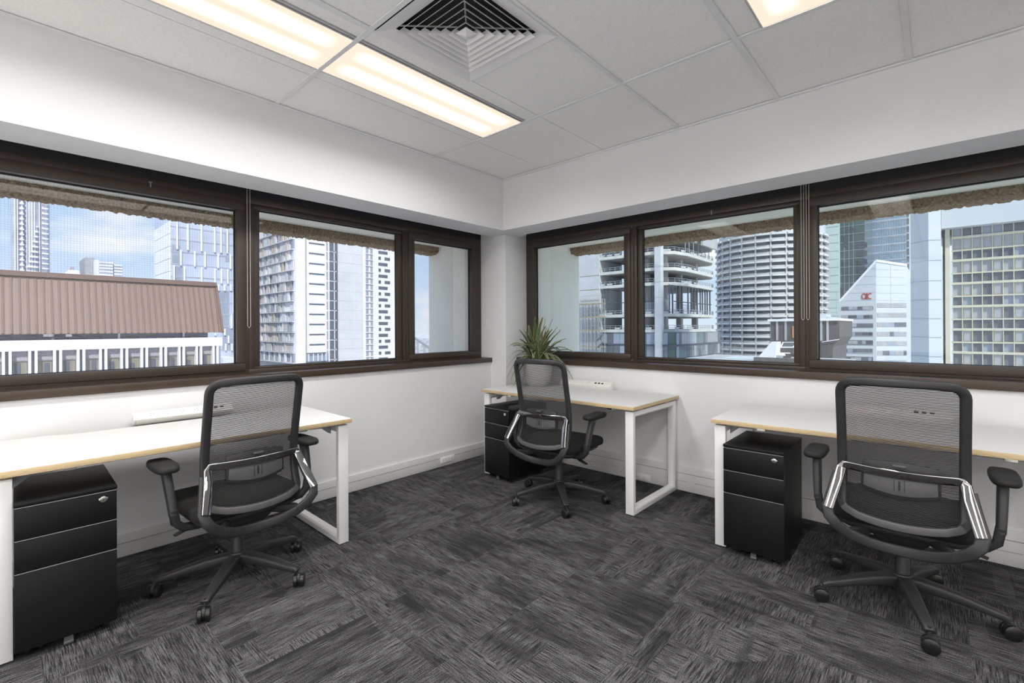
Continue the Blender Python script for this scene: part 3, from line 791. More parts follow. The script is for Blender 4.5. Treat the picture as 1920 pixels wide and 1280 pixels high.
    MB().sweep(lo, rrect(0.020, 0.044, 0.007, 2), refs).build('support_loop', M['plastic'], root, smooth=True, angle=60)
    for sx in (-1, 1):
        MB().sweep([(sx*0.17, -0.30, 0.39), (sx*0.12, -0.20, 0.378), (sx*0.06, -0.08, 0.37)], rrect(0.035, 0.022, 0.006, 2), (0, 0, 1)).build('tilt_arm', M['plastic'], root, smooth=True, angle=60)
    # --- seat: domed cushion over a pan
    def slab(hw, y0, y1, z0, z1, r, dome, front_drop):
        mb = MB(); out = []
        for cx, cy, a0 in ((hw-r, y1-r, 0), (-hw+r, y1-r, 90), (-hw+r, y0+r, 180), (hw-r, y0+r, 270)):
            for k in range(6): t = R(a0+18*k); out.append((cx+r*math.cos(t), cy+r*math.sin(t)))
        n = len(out); cyy = (y0+y1)/2; V = []; F = []
        lev = [(0.93, z0), (0.985, z0+0.010), (1.0, z0+0.028), (1.0, z1-0.022), (0.975, z1-0.007), (0.90, z1), (0.6, z1+dome*.8), (0.25, z1+dome)]
        for s_, z in lev:
            for x, y_ in out:
                yy = cyy+(y_-cyy)*s_
                dz = -front_drop*max(0, (yy-(y1-0.14))/0.14)**2
                V.append((x*s_, yy, z+dz))
        for i in range(len(lev)-1):
            for k in range(n): F.append((i*n+k, i*n+(k+1) % n, (i+1)*n+(k+1) % n, (i+1)*n+k))
        F.append(tuple(range(n))[::-1]); F.append(tuple(range((len(lev)-1)*n, len(lev)*n)))
        return mb.add(V, F)
    slab(0.250, -0.215, 0.285, 0.402, 0.470, 0.075, 0.010, 0.022).build('seat_cushion', M['seat'], root, smooth=True, angle=70)
    slab(0.225, -0.20, 0.25, 0.372, 0.412, 0.07, 0.0, 0.0).build('seat_pan', M['plastic'], root, smooth=True, angle=60)
    mc = MB().frustum((0, -0.02), 0.075, 0.13, 0.325, 0.11, 0.16, 0.374).build('tilt_mechanism', M['plastic'], root, bevel=0.008)
    for sx, yy, nm in ((-1, 0.03, 'lever'), (1, -0.02, 'lever')):
        MB().tube([(sx*0.09, yy, 0.352), (sx*0.19, yy-0.02, 0.345)], 0.006, 8).build(nm, M['plastic'], mc, smooth=True)
        MB().sweep([(sx*0.18, yy-0.02, 0.346), (sx*0.22, yy-0.035, 0.338), (sx*0.275, yy-0.05, 0.326)], rrect(0.010, 0.030, 0.004, 2), (0, 0, 1), scale=[0.7, 1.0, 0.8]).build('lever_paddle', M['plastic'], mc, smooth=True, angle=60)
    # --- arms
    for sx in (-1, 1):
        MB().sweep([(sx*0.10, -0.085, 0.378), (sx*0.21, -0.108, 0.378), (sx*0.268, -0.118, 0.388), (sx*0.298, -0.123, 0.418), (sx*0.307, -0.124, 0.478)], rrect(0.034, 0.040, 0.010, 2), (0, 0, 1) if sx else 0).build('arm_bracket', M['plastic'], root, smooth=True, angle=60)
        MB().sweep([(sx*0.307, -0.124, 0.455), (sx*0.311, -0.108, 0.52), (sx*0.315, -0.085, 0.585), (sx*0.319, -0.058, 0.650)], rrect(0.050, 0.034, 0.010, 2), (0, 1, 0), scale=[(0.86, 0.86), (0.95, 0.95), (1.0, 1.0), (1.25, 1.0)]).build('arm_post', M['plastic'], root, smooth=True, angle=60)
        pts = []
        for t in range(28):
            a_ = 2*math.pi*t/28; ca, sa = math.cos(a_), math.sin(a_)
            ex = 0.55
            pts.append((sx*0.324 + 0.046*abs(ca)**ex*(1 if ca > 0 else -1), -0.040 + 0.122*abs(sa)**ex*(1 if sa > 0 else -1)))
        V = []; F = []; lev = [(0.90, 0.648), (1.0, 0.656), (1.0, 0.668), (0.94, 0.677), (0.7, 0.680)]
        for s_, z in lev:
            for x, y_ in pts: V.append((sx*0.324+(x-sx*0.324)*s_, -0.04+(y_+0.04)*s_, z))
        for i in range(len(lev)-1):
            for k in range(28): F.append((i*28+k, i*28+(k+1) % 28, (i+1)*28+(k+1) % 28, (i+1)*28+k))
        F.append(tuple(range(28))[::-1]); F.append(tuple(range(4*28, 5*28)))
        MB().add(V, F).build('arm_pad', M['pad'], root, smooth=True, angle=60)
    # --- gas lift and five-star base
    MB().lathe([(0.026, 0.055), (0.028, 0.06), (0.028, 0.215), (0.022, 0.22), (0.022, 0.33)], 20).build('gas_lift', M['plastic'], root, smooth=True, angle=50)
    MB().lathe([(0.030, 0.085), (0.044, 0.09), (0.046, 0.125), (0.036, 0.150), (0.030, 0.152)], 24).build('hub', M['plastic'], root, smooth=True, angle=40)
    for k in range(5):
        a_ = base_rot + k*2*math.pi/5; d = Vector((math.cos(a_), math.sin(a_), 0))
        def P(r, z): return (d.x*r, d.y*r, z)
        MB().sweep([P(0.025, 0.118), P(0.07, 0.120), P(0.13, 0.116), P(0.21, 0.104), P(0.285, 0.090), P(0.325, 0.083), P(0.338, 0.076)], rrect(0.044, 0.050, 0.010, 2), (0, 0, 1),
                   scale=[(1.15, 1.15), (1.15, 1.15), (1.02, 1.10), (0.85, 0.98), (0.68, 0.84), (0.66, 0.76), (0.5, 0.66)]).build('base_leg', M['plastic'], root, smooth=True, angle=50)
        sw = a_ + R((25, -50, 70, -15, 110)[k])        # each caster has swivelled its own way
        ux = Vector((math.cos(sw), math.sin(sw), 0)); c = d*0.345
        cs = MB().lathe([(0.007, 0.052), (0.007, 0.095)], 10, (d.x*0.332, d.y*0.332, 0)).build('caster', M['plastic'], root, smooth=True)
        MB().sweep([c-ux*0.006+Vector((0, 0, 0.040)), c+ux*0.006+Vector((0, 0, 0.040))], [(0.024*math.cos(t), 0.024*math.sin(t)) for t in [2*math.pi*i/16 for i in range(16)]], (0, 0, 1)).build('caster_hood', M['plastic'], cs, smooth=True, angle=50)
        for sd_ in (-1, 1):
            q0 = c+ux*sd_*0.0065; q1 = c+ux*sd_*0.0255
            mbw = MB(); ring = [(0.030*math.cos(t), 0.030*math.sin(t)) for t in [2*math.pi*i/22 for i in range(22)]]
            pth = [q0, q0+(q1-q0)*0.1, q0+(q1-q0)*0.85, q1]
            mbw.sweep([p+Vector((0, 0, 0.0302)) for p in pth], ring, (0, 0, 1), scale=[0.9, 1.0, 1.0, 0.88])
            mbw.build('wheel', M['black_rubber'], cs, smooth=True, angle=40)
    return root
def place(o, x, y, deg): o.location = (x, y, 0); o.rotation_euler = (0, 0, R(deg))
c1 = make_chair('office_chair', 'black mesh chair with chrome yoke at the left desk', R(32.4-92.3))
place(c1, -2.662, 0.845, 92.3)
c2 = make_chair('office_chair', 'black mesh chair with chrome yoke in front of the potted plant', R(26.8-4))
place(c2, -2.105, 2.842, 4)
c3 = make_chair('office_chair', 'black mesh chair with chrome yoke at the right desk', R(71.0-1.0))
place(c3, -0.129, 2.800, 1.0)

# ================================================================== potted plant
pp = thing('potted_plant', 'striped dracaena-like plant in a white pot on the corner desk', 'plant', (-2.755, 3.400, DZ+0.0006))
MB().lathe([(0.080, 0.0), (0.092, 0.006), (0.118, 0.06), (0.132, 0.13), (0.136, 0.20), (0.134, 0.235), (0.128, 0.238), (0.124, 0.225), (0.122, 0.19)], 36).build('pot', M['pot'], pp, smooth=True, angle=50)
MB().lathe([(0.123, 0.19), (0.123, 0.205), (0.06, 0.213), (0.01, 0.214)], 24).build('soil', M['soil'], pp, smooth=True)
random.seed(21)
def leaf(base, az, length, rise, droop, width, m_, twist=0.0, pale=True):
    """arching strap leaf with a raised pale margin"""
    n = 12; d = Vector((math.cos(az), math.sin(az), 0)); side = Vector((-d.y, d.x, 0))
    ctr = []
    for i in range(n+1):
        s_ = i/n
        h = rise*length*s_ - droop*length*s_*s_
        r = length*(math.sqrt(max(0.05, 1-rise*rise*0.55)))*s_*(1-0.12*droop*s_)
        c = Vector(base) + d*r + Vector((0, 0, h)) + side*twist*length*s_*s_
        c.y = min(c.y, 0.195 + 0.012*math.sin(9*s_)); c.x = max(c.x, -0.44); c.z = max(c.z, 0.015)      # leaves rest against the wall and the sill
        ctr.append(c)
    V = []; F = []; W = []
    for i, c in enumerate(ctr):
        s_ = i/n; w = width*(0.35+1.15*min(1, s_*3.0)*(1-s_**2.2))*0.5 + 0.0006
        W.append(w)
        V += [c+side*w+Vector((0, 0, w*0.35)), c, c-side*w+Vector((0, 0, w*0.35)), c-Vector((0, 0, 0.0008))]
    for i in range(n):
        a, b = 4*i, 4*i+4
        F += [(a, a+1, b+1, b), (a+1, a+2, b+2, b+1), (a+2, a+3, b+3, b+2), (a+3, a, b, b+3)]
    F += [(0, 3, 2, 1), (4*n, 4*n+1, 4*n+2, 4*n+3)]
    lf = MB().add([tuple(p) for p in V], F).build('leaf', m_, pp, smooth=True, angle=80)
    if pale:
        mb = MB()
        for sg in (-1, 1):
            mb.sweep([c+side*sg*w*0.93+Vector((0, 0, w*0.35)) for c, w in zip(ctr, W)], [(-0.0007, -width*0.045), (0.0008, -width*0.045), (0.0008, width*0.045), (-0.0007, width*0.045)], (0, 0, 1))
        mb.build('leaf_margin', M['leaf_pale'], lf)
def cam_az(deg):                 # 0 = to the right as seen in the photograph, 90 = away from the camera
    return R(deg) + math.atan2(RT.y, RT.x)
crown = (0, 0, 0.20)
specs = [  # azimuth seen from the camera, length, rise, droop, width
    (178, 0.52, 1.10, 0.80, 0.026), (186, 0.47, 1.00, 0.92, 0.024), (174, 0.46, 0.90, 1.0, 0.028), (196, 0.40, 0.80, 1.15, 0.03), (190, 0.36, 0.7, 1.2, 0.034),
    (4, 0.50, 0.95, 0.72, 0.030), (-6, 0.46, 0.85, 0.62, 0.032), (8, 0.44, 0.75, 0.98, 0.028), (-16, 0.50, 0.70, 1.15, 0.026), (14, 0.50, 0.62, 1.0, 0.03),
    (40, 0.46, 1.20, 0.5, 0.026), (24, 0.48, 1.08, 0.42, 0.024), (16, 0.45, 1.12, 0.36, 0.022), (60, 0.45, 1.2, 0.5, 0.03),
    (150, 0.40, 1.1, 0.65, 0.028), (128, 0.38, 1.15, 0.5, 0.026), (250, 0.34, 1.1, 0.9, 0.03), (285, 0.36, 1.05, 0.9, 0.032), (310, 0.40, 0.95, 0.9, 0.03),
    (330, 0.42, 0.9, 1.0, 0.03), (220, 0.36, 0.95, 1.05, 0.03), (205, 0.38, 0.75, 1.3, 0.032), (270, 0.30, 1.2, 0.7, 0.034), (240, 0.30, 1.2, 0.6, 0.03)]
for i, (az, ln, ri, dr, w) in enumerate(specs):
    leaf((random.uniform(-.02, .02), random.uniform(-.02, .02), 0.20), cam_az(az), ln, ri, dr, w, (M['leaf'], M['leaf2'])[i % 2], random.uniform(-.12, .12))
for i in range(46):
    leaf((random.uniform(-.05, .05), random.uniform(-.05, .05), 0.22), random.uniform(0, 2*math.pi), random.uniform(0.24, 0.40), random.uniform(0.95, 1.3), random.uniform(0.25, 0.8), random.uniform(0.022, 0.042), random.choice((M['leaf'], M['leaf2'], M['leaf2'])), random.uniform(-.25, .25), random.random() < 0.75)
for az, ln, ri, dr in ((95, .42, 1.3, .25), (70, .42, 1.3, .28), (110, .38, 1.3, .25), (30, .40, 1.25, .2), (48, .40, 1.28, .2), (265, .26, 1.1, .5), (200, .30, .6, 1.5)):
    leaf((random.uniform(-.03, .03), random.uniform(-.03, .03), 0.20), cam_az(az), ln, ri, dr, 0.010, M['leaf_dry'], random.uniform(-.1, .1), False)
# broad upright new leaf on the left, with a curled dead tip
for az, ln, w in ((178, 0.345, 0.046), (165, 0.30, 0.040)):
    leaf((-0.045*RT.x, -0.045*RT.y, 0.20), cam_az(az), ln, 1.30, 0.34, w, M['leaf'], 0.0, False)

# ================================================================== the city outside
GZ = -70.0                                     # street level
M['c_white'] = mat('white_render', (0.80, 0.80, 0.81), 0.8, var=0.04, scale=0.3)
M['c_offwhite'] = mat('offwhite_panel', (0.66, 0.66, 0.68), 0.8, var=0.05, scale=0.2)
M['c_grey'] = mat('grey_concrete', (0.42, 0.42, 0.42), 0.9, var=0.10, scale=0.35)
M['c_grey_lt'] = mat('light_grey_concrete', (0.55, 0.56, 0.57), 0.9, var=0.07, scale=0.3)
M['c_dark'] = mat('dark_window_glass', (0.075, 0.085, 0.105), 0.22, var=0.25, scale=0.5)
M['c_dark2'] = mat('slate_window_glass', (0.13, 0.14, 0.165), 0.25, var=0.15, scale=0.4)
M['c_mid'] = mat('blind_grey_glass', (0.36, 0.365, 0.38), 0.4, var=0.12, scale=0.5)
M['c_lilac'] = mat('grey_lilac_glass', (0.42, 0.43, 0.50), 0.3, var=0.18, scale=0.12)
M['c_beige'] = mat('beige_panel', (0.56, 0.50, 0.41), 0.8, var=0.08, scale=0.4)
M['c_bluegrey'] = mat('blue_grey_panel', (0.30, 0.34, 0.40), 0.6, var=0.1, scale=0.4)
M['c_brownroof'] = mat('brown_ribbed_roof', (0.27, 0.185, 0.150), 0.6, var=0.10, scale=0.12, stretch=(1, 3, 0.3))
M['c_brown_rib'] = mat('brown_roof_rib', (0.20, 0.132, 0.105), 0.6, var=0.08, scale=0.2)
M['c_fleck'] = mat('grey_mosaic_panel', (0.36, 0.34, 0.35), 0.8, var=0.18, scale=6)
M['c_curtain'] = mat('curtained_window', (0.27, 0.255, 0.20), 0.4, var=0.35, scale=0.9, stretch=(1, 1.4, 0.2))
M['c_glass_sky'] = mat('sky_reflecting_glass', (0.50, 0.55, 0.64), 0.12, var=0.2, scale=0.05, spec=0.8)
M['c_glass_green'] = mat('dark_green_glass', (0.070, 0.105, 0.098), 0.10, var=0.35, scale=0.06, spec=0.6)
M['c_glass_teal'] = mat('teal_grey_glass', (0.17, 0.21, 0.22), 0.15, var=0.3, scale=0.3, spec=0.6)
M['c_glass_blue'] = mat('blue_glass', (0.28, 0.37, 0.47), 0.12, var=0.14, scale=0.08, spec=0.6)
M['c_shade'] = mat('sunshade_concrete', (0.64, 0.635, 0.62), 0.85, var=0.05, scale=0.3)
M['c_spandrel'] = mat('warm_grey_spandrel', (0.50, 0.495, 0.48), 0.85, var=0.05, scale=0.3)
M['c_mint'] = mat('mint_white_panel', (0.52, 0.61, 0.56), 0.5, var=0.04, scale=0.2)
M['c_cream'] = mat('cream_mullion', (0.58, 0.54, 0.43), 0.7, var=0.05, scale=1)
M['c_cool'] = mat('cool_white_panel', (0.55, 0.58, 0.60), 0.7, var=0.03, scale=0.15)
M['c_cool2'] = mat('cool_white_render', (0.52, 0.555, 0.575), 0.75, var=0.03, scale=0.1)
M['c_joint'] = mat('panel_joint', (0.40, 0.44, 0.46), 0.8, var=0.05)
M['c_red'] = mat('red_sign', (0.42, 0.06, 0.05), 0.5, var=0.05)
M['c_orange'] = mat('orange_panel', (0.62, 0.24, 0.10), 0.6, var=0.08)
M['c_steel'] = mat('galvanised_steel', (0.40, 0.42, 0.43), 0.5, 0.3, var=0.1)
M['c_soffit'] = mat('raw_concrete_soffit', (0.30, 0.30, 0.29), 0.9, var=0.12, scale=0.25)
M['c_plank'] = mat('scaffold_plank', (0.36, 0.30, 0.20), 0.9, var=0.2, scale=1)
M['c_charcoal'] = mat('charcoal_roof_box', (0.105, 0.100, 0.095), 0.85, var=0.2, scale=2.5, stretch=(2, 2, 0.3))

def pbox(root, name, m_, x0, x1, y0, y1, z0, z1):
    return MB().box(min(x0, x1), max(x0, x1), min(y0, y1), max(y0, y1), min(z0, z1), max(z0, z1)).build(name, m_, root)
def inst(root, name, me, x, y, z, parent=None):
    return obj(name, me, parent or root, (x, y, z))
def bmesh_box(name, m_, dx, dy, dz): return MB().box(-dx/2, dx/2, -dy/2, dy/2, -dz/2, dz/2).mesh(name, m_)
def bld(name, label): return thing(name, label, 'building')

# ground and far suburbs
M['city'] = mat('distant_suburbs', (0.62, 0.64, 0.66), 0.95, var=0.35, scale=0.035)  # distance haze is put into this pale colour, raised for ground bounce
struct(MB().box(-5000, 5000, -300, 5000, GZ-2, GZ).build('ground', M['city']), 'hazy pale suburbs spreading to the horizon')
random.seed(5)
mbh = MB()
for i in range(900):
    u = random.uniform(740, 830); t = random.uniform(420, 2600)
    rr_ = ray(u, 640); d = Vector((rr_.x, rr_.y, 0)).normalized(); c_ = d*t
    w_, l_, h_ = random.uniform(6, 16), random.uniform(6, 16), random.choice((5, 6, 7, 9, 12, 18))
    mbh.box(c_.x-w_, c_.x+w_, c_.y-l_, c_.y+l_, GZ, GZ+h_)
tag(mbh.build('distant_suburb', M['c_grey_lt']), 'hazy sprawl of tiny pale buildings beyond the narrow corner window', 'suburb', None, 'stuff')

# ------------------------------------------------ 1. long hall with the brown roof (left window)
X1 = -60.0
b = bld('roofed_hall', 'white pillared building under a large brown ribbed roof, left window')
yR = hx(417, 640, X1).y; yL = -45.0
zE = hx(300, 624, X1).z; zF1 = hx(300, 634, X1).z; zF0 = hx(300, 651, X1).z
RD = 2.2
rid = hx(0, 513, X1-RD); ridR = hx(405, 535.5, X1-RD)
pbox(b, 'body', M['c_offwhite'], X1-24, X1-0.7, yL, yR, GZ, zF0)
pbox(b, 'attic', M['c_mid'], X1-20, X1-1.6, yL, yR-1.0, zF0, zE+0.5)
pbox(b, 'parapet', M['c_white'], X1-1.2, X1, yL, yR, zF0, zF1)
rf = MB()
xe = X1-0.3; yRe = hx(417.5, 623, xe).y
rf.add([(xe, yL, zE), (xe, yRe, zE), (X1-RD, ridR.y, rid.z), (X1-RD, yL, rid.z), (X1-22, yL, zE), (X1-22, yRe, zE), (X1-22, ridR.y, rid.z), (X1-22, yL, rid.z)],
       [(0, 1, 2, 3), (1, 5, 6, 2), (5, 4, 7, 6), (4, 0, 3, 7), (3, 2, 6, 7), (0, 4, 5, 1)])
roof = rf.build('roof', M['c_brownroof'], b)
y = yL; mb = MB()
while y < ridR.y - 0.1:
    mb.sweep([(xe, y*1.0+(yRe-ridR.y)*0.0, zE+0.04), (X1-RD, y, rid.z+0.04)], [(-0.05, -0.07), (0.05, -0.07), (0.05, 0.07), (-0.05, 0.07)], (1, 0, 1)); y += 0.52
tag(mb.build('roof_ribs', M['c_brown_rib'], roof), kind='stuff')
MB().box(X1-RD-.4, X1-RD+.3, yL, ridR.y, rid.z-0.1, rid.z+0.35).build('ridge_cap', M['c_brown_rib'], roof)
MB().sweep([(xe, yRe, zE), (X1-RD, ridR.y, rid.z)], [(-.12, -.12), (.12, -.12), (.12, .12), (-.12, .12)], (1, 0, 1)).build('verge', M['c_brown_rib'], roof)
ya, yb = hx(61.7, 680, X1).y, hx(193.6, 680, X1).y
per = (yb-ya)/3.0
fin = bmesh_box('pillar', M['c_white'], 0.7, per*0.115, 14)
zwt = hx(150, 672, X1).z
panel = bmesh_box('panel', M['c_fleck'], 0.2, per*0.62, zF0-zwt+0.2)
win = bmesh_box('window', M['c_curtain'], 0.15, per*0.56, 5.5); strip = bmesh_box('dark_strip', M['c_mid'], 0.2, per*0.11, 12)
wfr = bmesh_box('window_head', M['c_fleck'], 0.25, per*0.62, 0.25); pane2 = bmesh_box('window_pane', M['c_dark2'], 0.1, per*0.2, 2.6)
k = -6
while ya + k*per < yR - 0.2*per:
    yc = ya + k*per
    for s in (-1, 1): inst(b, 'pillar', fin, X1-0.25, yc+s*per*0.125, zF0-7)
    inst(b, 'dark_strip', strip, X1-0.62, yc, zF0-6)
    if yc + 0.8*per < yR:
        inst(b, 'panel', panel, X1-0.6, yc+per/2, (zF0+zwt)/2)
        w = inst(b, 'window', win, X1-0.66, yc+per/2, zwt-2.75)
        random.seed(k); inst(b, 'window_pane', pane2, 0.10, random.uniform(-.12, .12)*per, 1.0+random.uniform(-.3, .3), w)
        inst(b, 'window_head', wfr, X1-0.58, yc+per/2, zwt+0.1)
    k += 1
post = bmesh_box('eave_post', M['c_white'], 0.15, 0.18, 0.9)
for u in (99, 223, 344): 
    q = hx(u, 629, X1-1.2); inst(b, 'eave_post', post, q.x, q.y, (zE+zF1)/2)
lamp = bmesh_box('eave_light', M['c_white'], 0.3, 0.42, 0.24)
for u in (87, 92.5, 129):
    q = hx(u, 628.5, X1-1.0); inst(b, 'eave_light', lamp, q.x, q.y, q.z)
ven = bmesh_box('eave_vent', M['c_dark2'], 0.2, 0.75, 0.16)
for u in (11, 57, 103, 142, 181, 252, 285, 320, 351, 380):
    q = hx(u, 632.6, X1-1.1); inst(b, 'eave_vent', ven, q.x, q.y, q.z)

# ------------------------------------------------ 2. tall residential tower (far left)
X2 = -420.0
b = bld('slim_tower', 'tall pale residential tower with curved balconies, far left')
yl, yr = hx(22, 500, X2).y, hx(95, 500, X2).y
W_ = yr-yl; zt = 260.0
def yv(u): return hx(u, 500, X2).y
pts = [(X2-30, yl), (X2-4, yl), (X2, yl+W_*.12), (X2+1.5, yl+W_*.5), (X2, yl+W_*.85), (X2-6, yr), (X2-30, yr)]
MB().prism(pts, 'z', GZ, zt).build('body', M['c_lilac'], b)
fh = 3.15
pbox(b, 'white_spine', M['c_white'], X2-2, X2+2.4, yv(39.5), yv(43.5), GZ, zt)
pbox(b, 'pale_edge', M['c_offwhite'], X2-20, X2+0.2, yv(78), yv(89), GZ, zt)
sl = bmesh_box('balcony', M['c_white'], 3, yv(90)-yv(78), 0.7); sl2 = bmesh_box('balcony', M['c_white'], 3, yv(45)-yv(36), 0.7)
sl3 = bmesh_box('balcony', M['c_white'], 3, 1, 0.9)
zb = hx(60, 515, X2).z
for k in range(26):
    z = zb + 1 + k*fh
    inst(b, 'balcony', sl, X2+1.2, yv(84.5), z); inst(b, 'balcony', sl2, X2+2.0, yv(40.5), z+1.2)
    u0 = 49 + max(0, k)*2.1
    if u0 < 69:
        o = inst(b, 'balcony', sl3, X2+1.6, (yv(u0)+yv(71))/2, z+0.6); o.scale = (1, yv(71)-yv(u0), 1)
rib = bmesh_box('mullion', M['c_offwhite'], 0.6, 0.5, zt-GZ)
for u in (28, 33, 50, 55, 60, 65, 74): inst(b, 'mullion', rib, X2+1.3, yv(u), (zt+GZ)/2)

# ------------------------------------------------ 3. small towers on the skyline
X3 = -380.0
b = bld('grey_block', 'small grey office block on the skyline above the brown roof')
a0, a1, a2 = hx(161, 500, X3).y, hx(179, 500, X3).y, hx(212, 500, X3).y; a3 = hx(230, 500, X3).y
zt = hx(190, 488, X3).z
pbox(b, 'side_wing', M['c_mid'], X3-30, X3-3, a0, a1, GZ, zt+1.5)
pbox(b, 'front', M['c_lilac'], X3-30, X3, a1, a2, GZ, zt)
pbox(b, 'low_wing', M['c_lilac'], X3-30, X3-1, a2, a3, GZ, hx(220, 496, X3).z)
pbox(b, 'corner_fin', M['c_offwhite'], X3-30, X3+0.4, a1-0.6, a1+1.8, GZ, zt)
for v in (492, 497.5, 503, 509, 515, 521): 
    z = hx(195, v, X3).z; pbox(b, 'floor_band', M['c_offwhite'], X3-1, X3+0.3, a1, a2, z-0.5, z+0.5); pbox(b, 'floor_band', M['c_offwhite'], X3-2, X3-0.7, a2+.5, a3, z-1.6, z-0.6)
b = bld('domed_block', 'tiny white building with a stepped roof on the skyline')
q0, q1 = hx(125, 520, X3).y, hx(161, 520, X3).y; z0 = hx(140, 512, X3).z; z1 = hx(140, 505, X3).z
MB().prism([(q0, GZ), (q1, GZ), (q1, z0), (q0+(q1-q0)*.75, z0), (q0+(q1-q0)*.7, z1), (q0+(q1-q0)*.15, z1), (q0, z0-2)], 'x', X3-25, X3-5).build('body', M['c_white'], b)
pbox(b, 'roof_plant', M['c_mid'], X3-20, X3-14, q0+(q1-q0)*.38, q0+(q1-q0)*.55, z1, z1+3)
b = bld('low_white_block', 'low white rooftop beside the tall far tower')
pbox(b, 'body', M['c_offwhite'], X2+10, X2+40, hx(70, 515, X2+40).y, hx(122, 515, X2+40).y, GZ, hx(100, 513, X2+40).z)
pbox(b, 'parapet', M['c_white'], X2+39.5, X2+40.4, hx(70, 515, X2+40).y, hx(122, 515, X2+40).y, hx(100, 514.5, X2+40).z, hx(100, 512.5, X2+40).z)

# ------------------------------------------------ 4. glass tower with white fins
X4 = -150.0
b = bld('glass_tower', 'reflective glass tower with staggered white strips, left window')
yc = hx(320, 500, X4).y; yr = hx(462, 500, X4).y
zt = hx(320, 402, X4).z
rr = ray(291, 500); xl = (yc/rr.y)*rr.x            # far end of the left face, same y plane
pbox(b, 'core', M['c_glass_sky'], xl, X4, yc, yr, GZ, zt+6)
zl = hy(291, 430, yc).z
nn = 22
for k in range(30):
    z = zt - 2 - k*3.3
    if z < -30: break
    pbox(b, 'floor_band', M['c_white'], xl+0.2, X4-0.1, yc-0.25, yc+0.3, z-2.95, z+0.2)
for k in range(26):
    z = zt - 3 - k*3.3
    if z > -30: pbox(b, 'floor_line', M['c_lilac'], X4-0.1, X4+0.1, yc, yr, z-0.12, z+0.12)
zz = lambda v: 390 + v/4.268
finm = lambda u, v0, v1: pbox(b, 'white_strip', M['c_white'], X4-0.05, X4+0.5, hx(230+u/4.268, 500, X4).y-0.17, hx(230+u/4.268, 500, X4).y+0.17, hx(230+u/4.268, zz(v1), X4).z, hx(230+u/4.268, zz(v0), X4).z)
for u in (435, 520, 630, 735, 785, 835): finm(u, 60, 330+ (u-435)*.08)
for u in (463, 575, 657, 762, 860): finm(u, 335+(u-463)*.09, 460+(u-463)*.07)
for u in (408, 492, 630, 735, 787, 837): finm(u, 460+(u-408)*.07, 585+(u-408)*.05)
for u in (763, 812, 862): finm(u, 612, 662)
for u, v0, v1 in ((865, 850, 962), (812, 966, 1018), (842, 1022, 1080), (818, 1085, 1140), (868, 1085, 1140), (885, 670, 840), (735, 1000, 1020)): finm(u, v0, v1)
for u0, u1, v0, v1 in ((822, 852, 190, 350), (822, 852, 380, 430), (745, 850, 665, 960), (400, 480, 470, 580), (395, 460, 300, 440), (830, 850, 500, 600), (800, 900, 960, 1140)):
    p_, q_ = hx(230+u0/4.268, zz(v1), X4), hx(230+u1/4.268, zz(v0), X4)
    pbox(b, 'dark_glazing', M['c_bluegrey'], X4-0.2, X4+0.06, p_.y, q_.y, p_.z, q_.z)
pbox(b, 'podium', M['c_offwhite'], X4-3, X4+8, hx(418, 680, X4+8).y, hx(445, 680, X4+8).y, GZ, hx(430, 670, X4+8).z)

# ------------------------------------------------ 5. panelled apartment tower (second left window)
X5 = -140.0
b = bld('panelled_tower', 'apartment tower with beige and grey panels and a white slotted wall')
r5 = ray(556, 614); Y5 = X5/r5.x*r5.y
def zv(v, u=566): return hx(u, v, X5).z
floors = [420+v/4.74 for v in (36, 130, 228, 322, 412, 503, 595, 690, 778, 868, 962, 1053, 1145)]
fz = [zv(v, 556) for v in floors]; fhh = (fz[0]-fz[-1])/12.0
rl = ray(470, 600); x5l = Y5/rl.y*rl.x
pbox(b, 'core', M['c_mid'], x5l-6, X5-0.6, Y5+0.5, hx(634, 600, X5).y-0.5, GZ, 60)
pbox(b, 'pilaster', M['c_white'], X5-1.5, X5, Y5-0.2, hx(573, 600, X5).y, GZ, 60)
ya, yb = hx(576, 600, X5).y, hx(612, 600, X5).y
pbox(b, 'white_wall', M['c_white'], X5-1.5, X5-0.1, ya, yb, zv(661, 590), 60)
yw0, yw1 = hx(580, 600, X5).y, hx(609, 600, X5).y
npan = 26; pw = (X5-0.7-x5l)/npan
pans = [bmesh_box('facade_panel', M[k], pw*0.96, 0.35, fhh*0.86) for k in ('c_offwhite', 'c_mid', 'c_beige', 'c_bluegrey', 'c_grey_lt', 'c_white')]
random.seed(9)
for fl in range(-1, 16):
    z = fz[0] - fl*fhh
    if fl >= 13: continue
    if fl < 13: pbox(b, 'floor_slab', M['c_offwhite'], x5l, X5-0.7, Y5-0.9, Y5+0.5, z-fhh-0.14, z-fhh+0.14)
    last = None
    for i in range(npan):
        if fl == 12: ch_ = pans[3] if i % 3 else pans[5]
        else: ch_ = random.choice((pans[0], pans[0], pans[1], pans[2], pans[2], pans[4], pans[3], pans[4], pans[4], pans[5]))
        inst(b, 'facade_panel', ch_, x5l+(i+.5)*pw, Y5-random.choice((0.0, 0.25, 0.45)), z-fhh/2)
sv = bmesh_box('slot_window', M['c_dark2'], 0.4, yw1-yw0, 0.42)
for fl in range(-1, 12): inst(b, 'slot_window', sv, X5-0.2, (yw0+yw1)/2, zv(420+175/4.74, 594) - fl*fhh)
yg0, yg1 = hx(613.5, 600, X5).y, hx(633, 600, X5).y
ywm = hx(619, 600, X5).y
gl = bmesh_box('window', M['c_dark2'], 0.3, (yg1-ywm)*.9, fhh*0.86); gl2 = bmesh_box('window', M['c_mid'], 0.3, (ywm-yg0)*.35, fhh*.8)
pbox(b, 'window_strip', M['c_white'], X5-1.5, X5-0.5, yb, yg1, GZ, 60)
mul = bmesh_box('mullion', M['c_white'], 0.2, 0.22, fhh*.86)
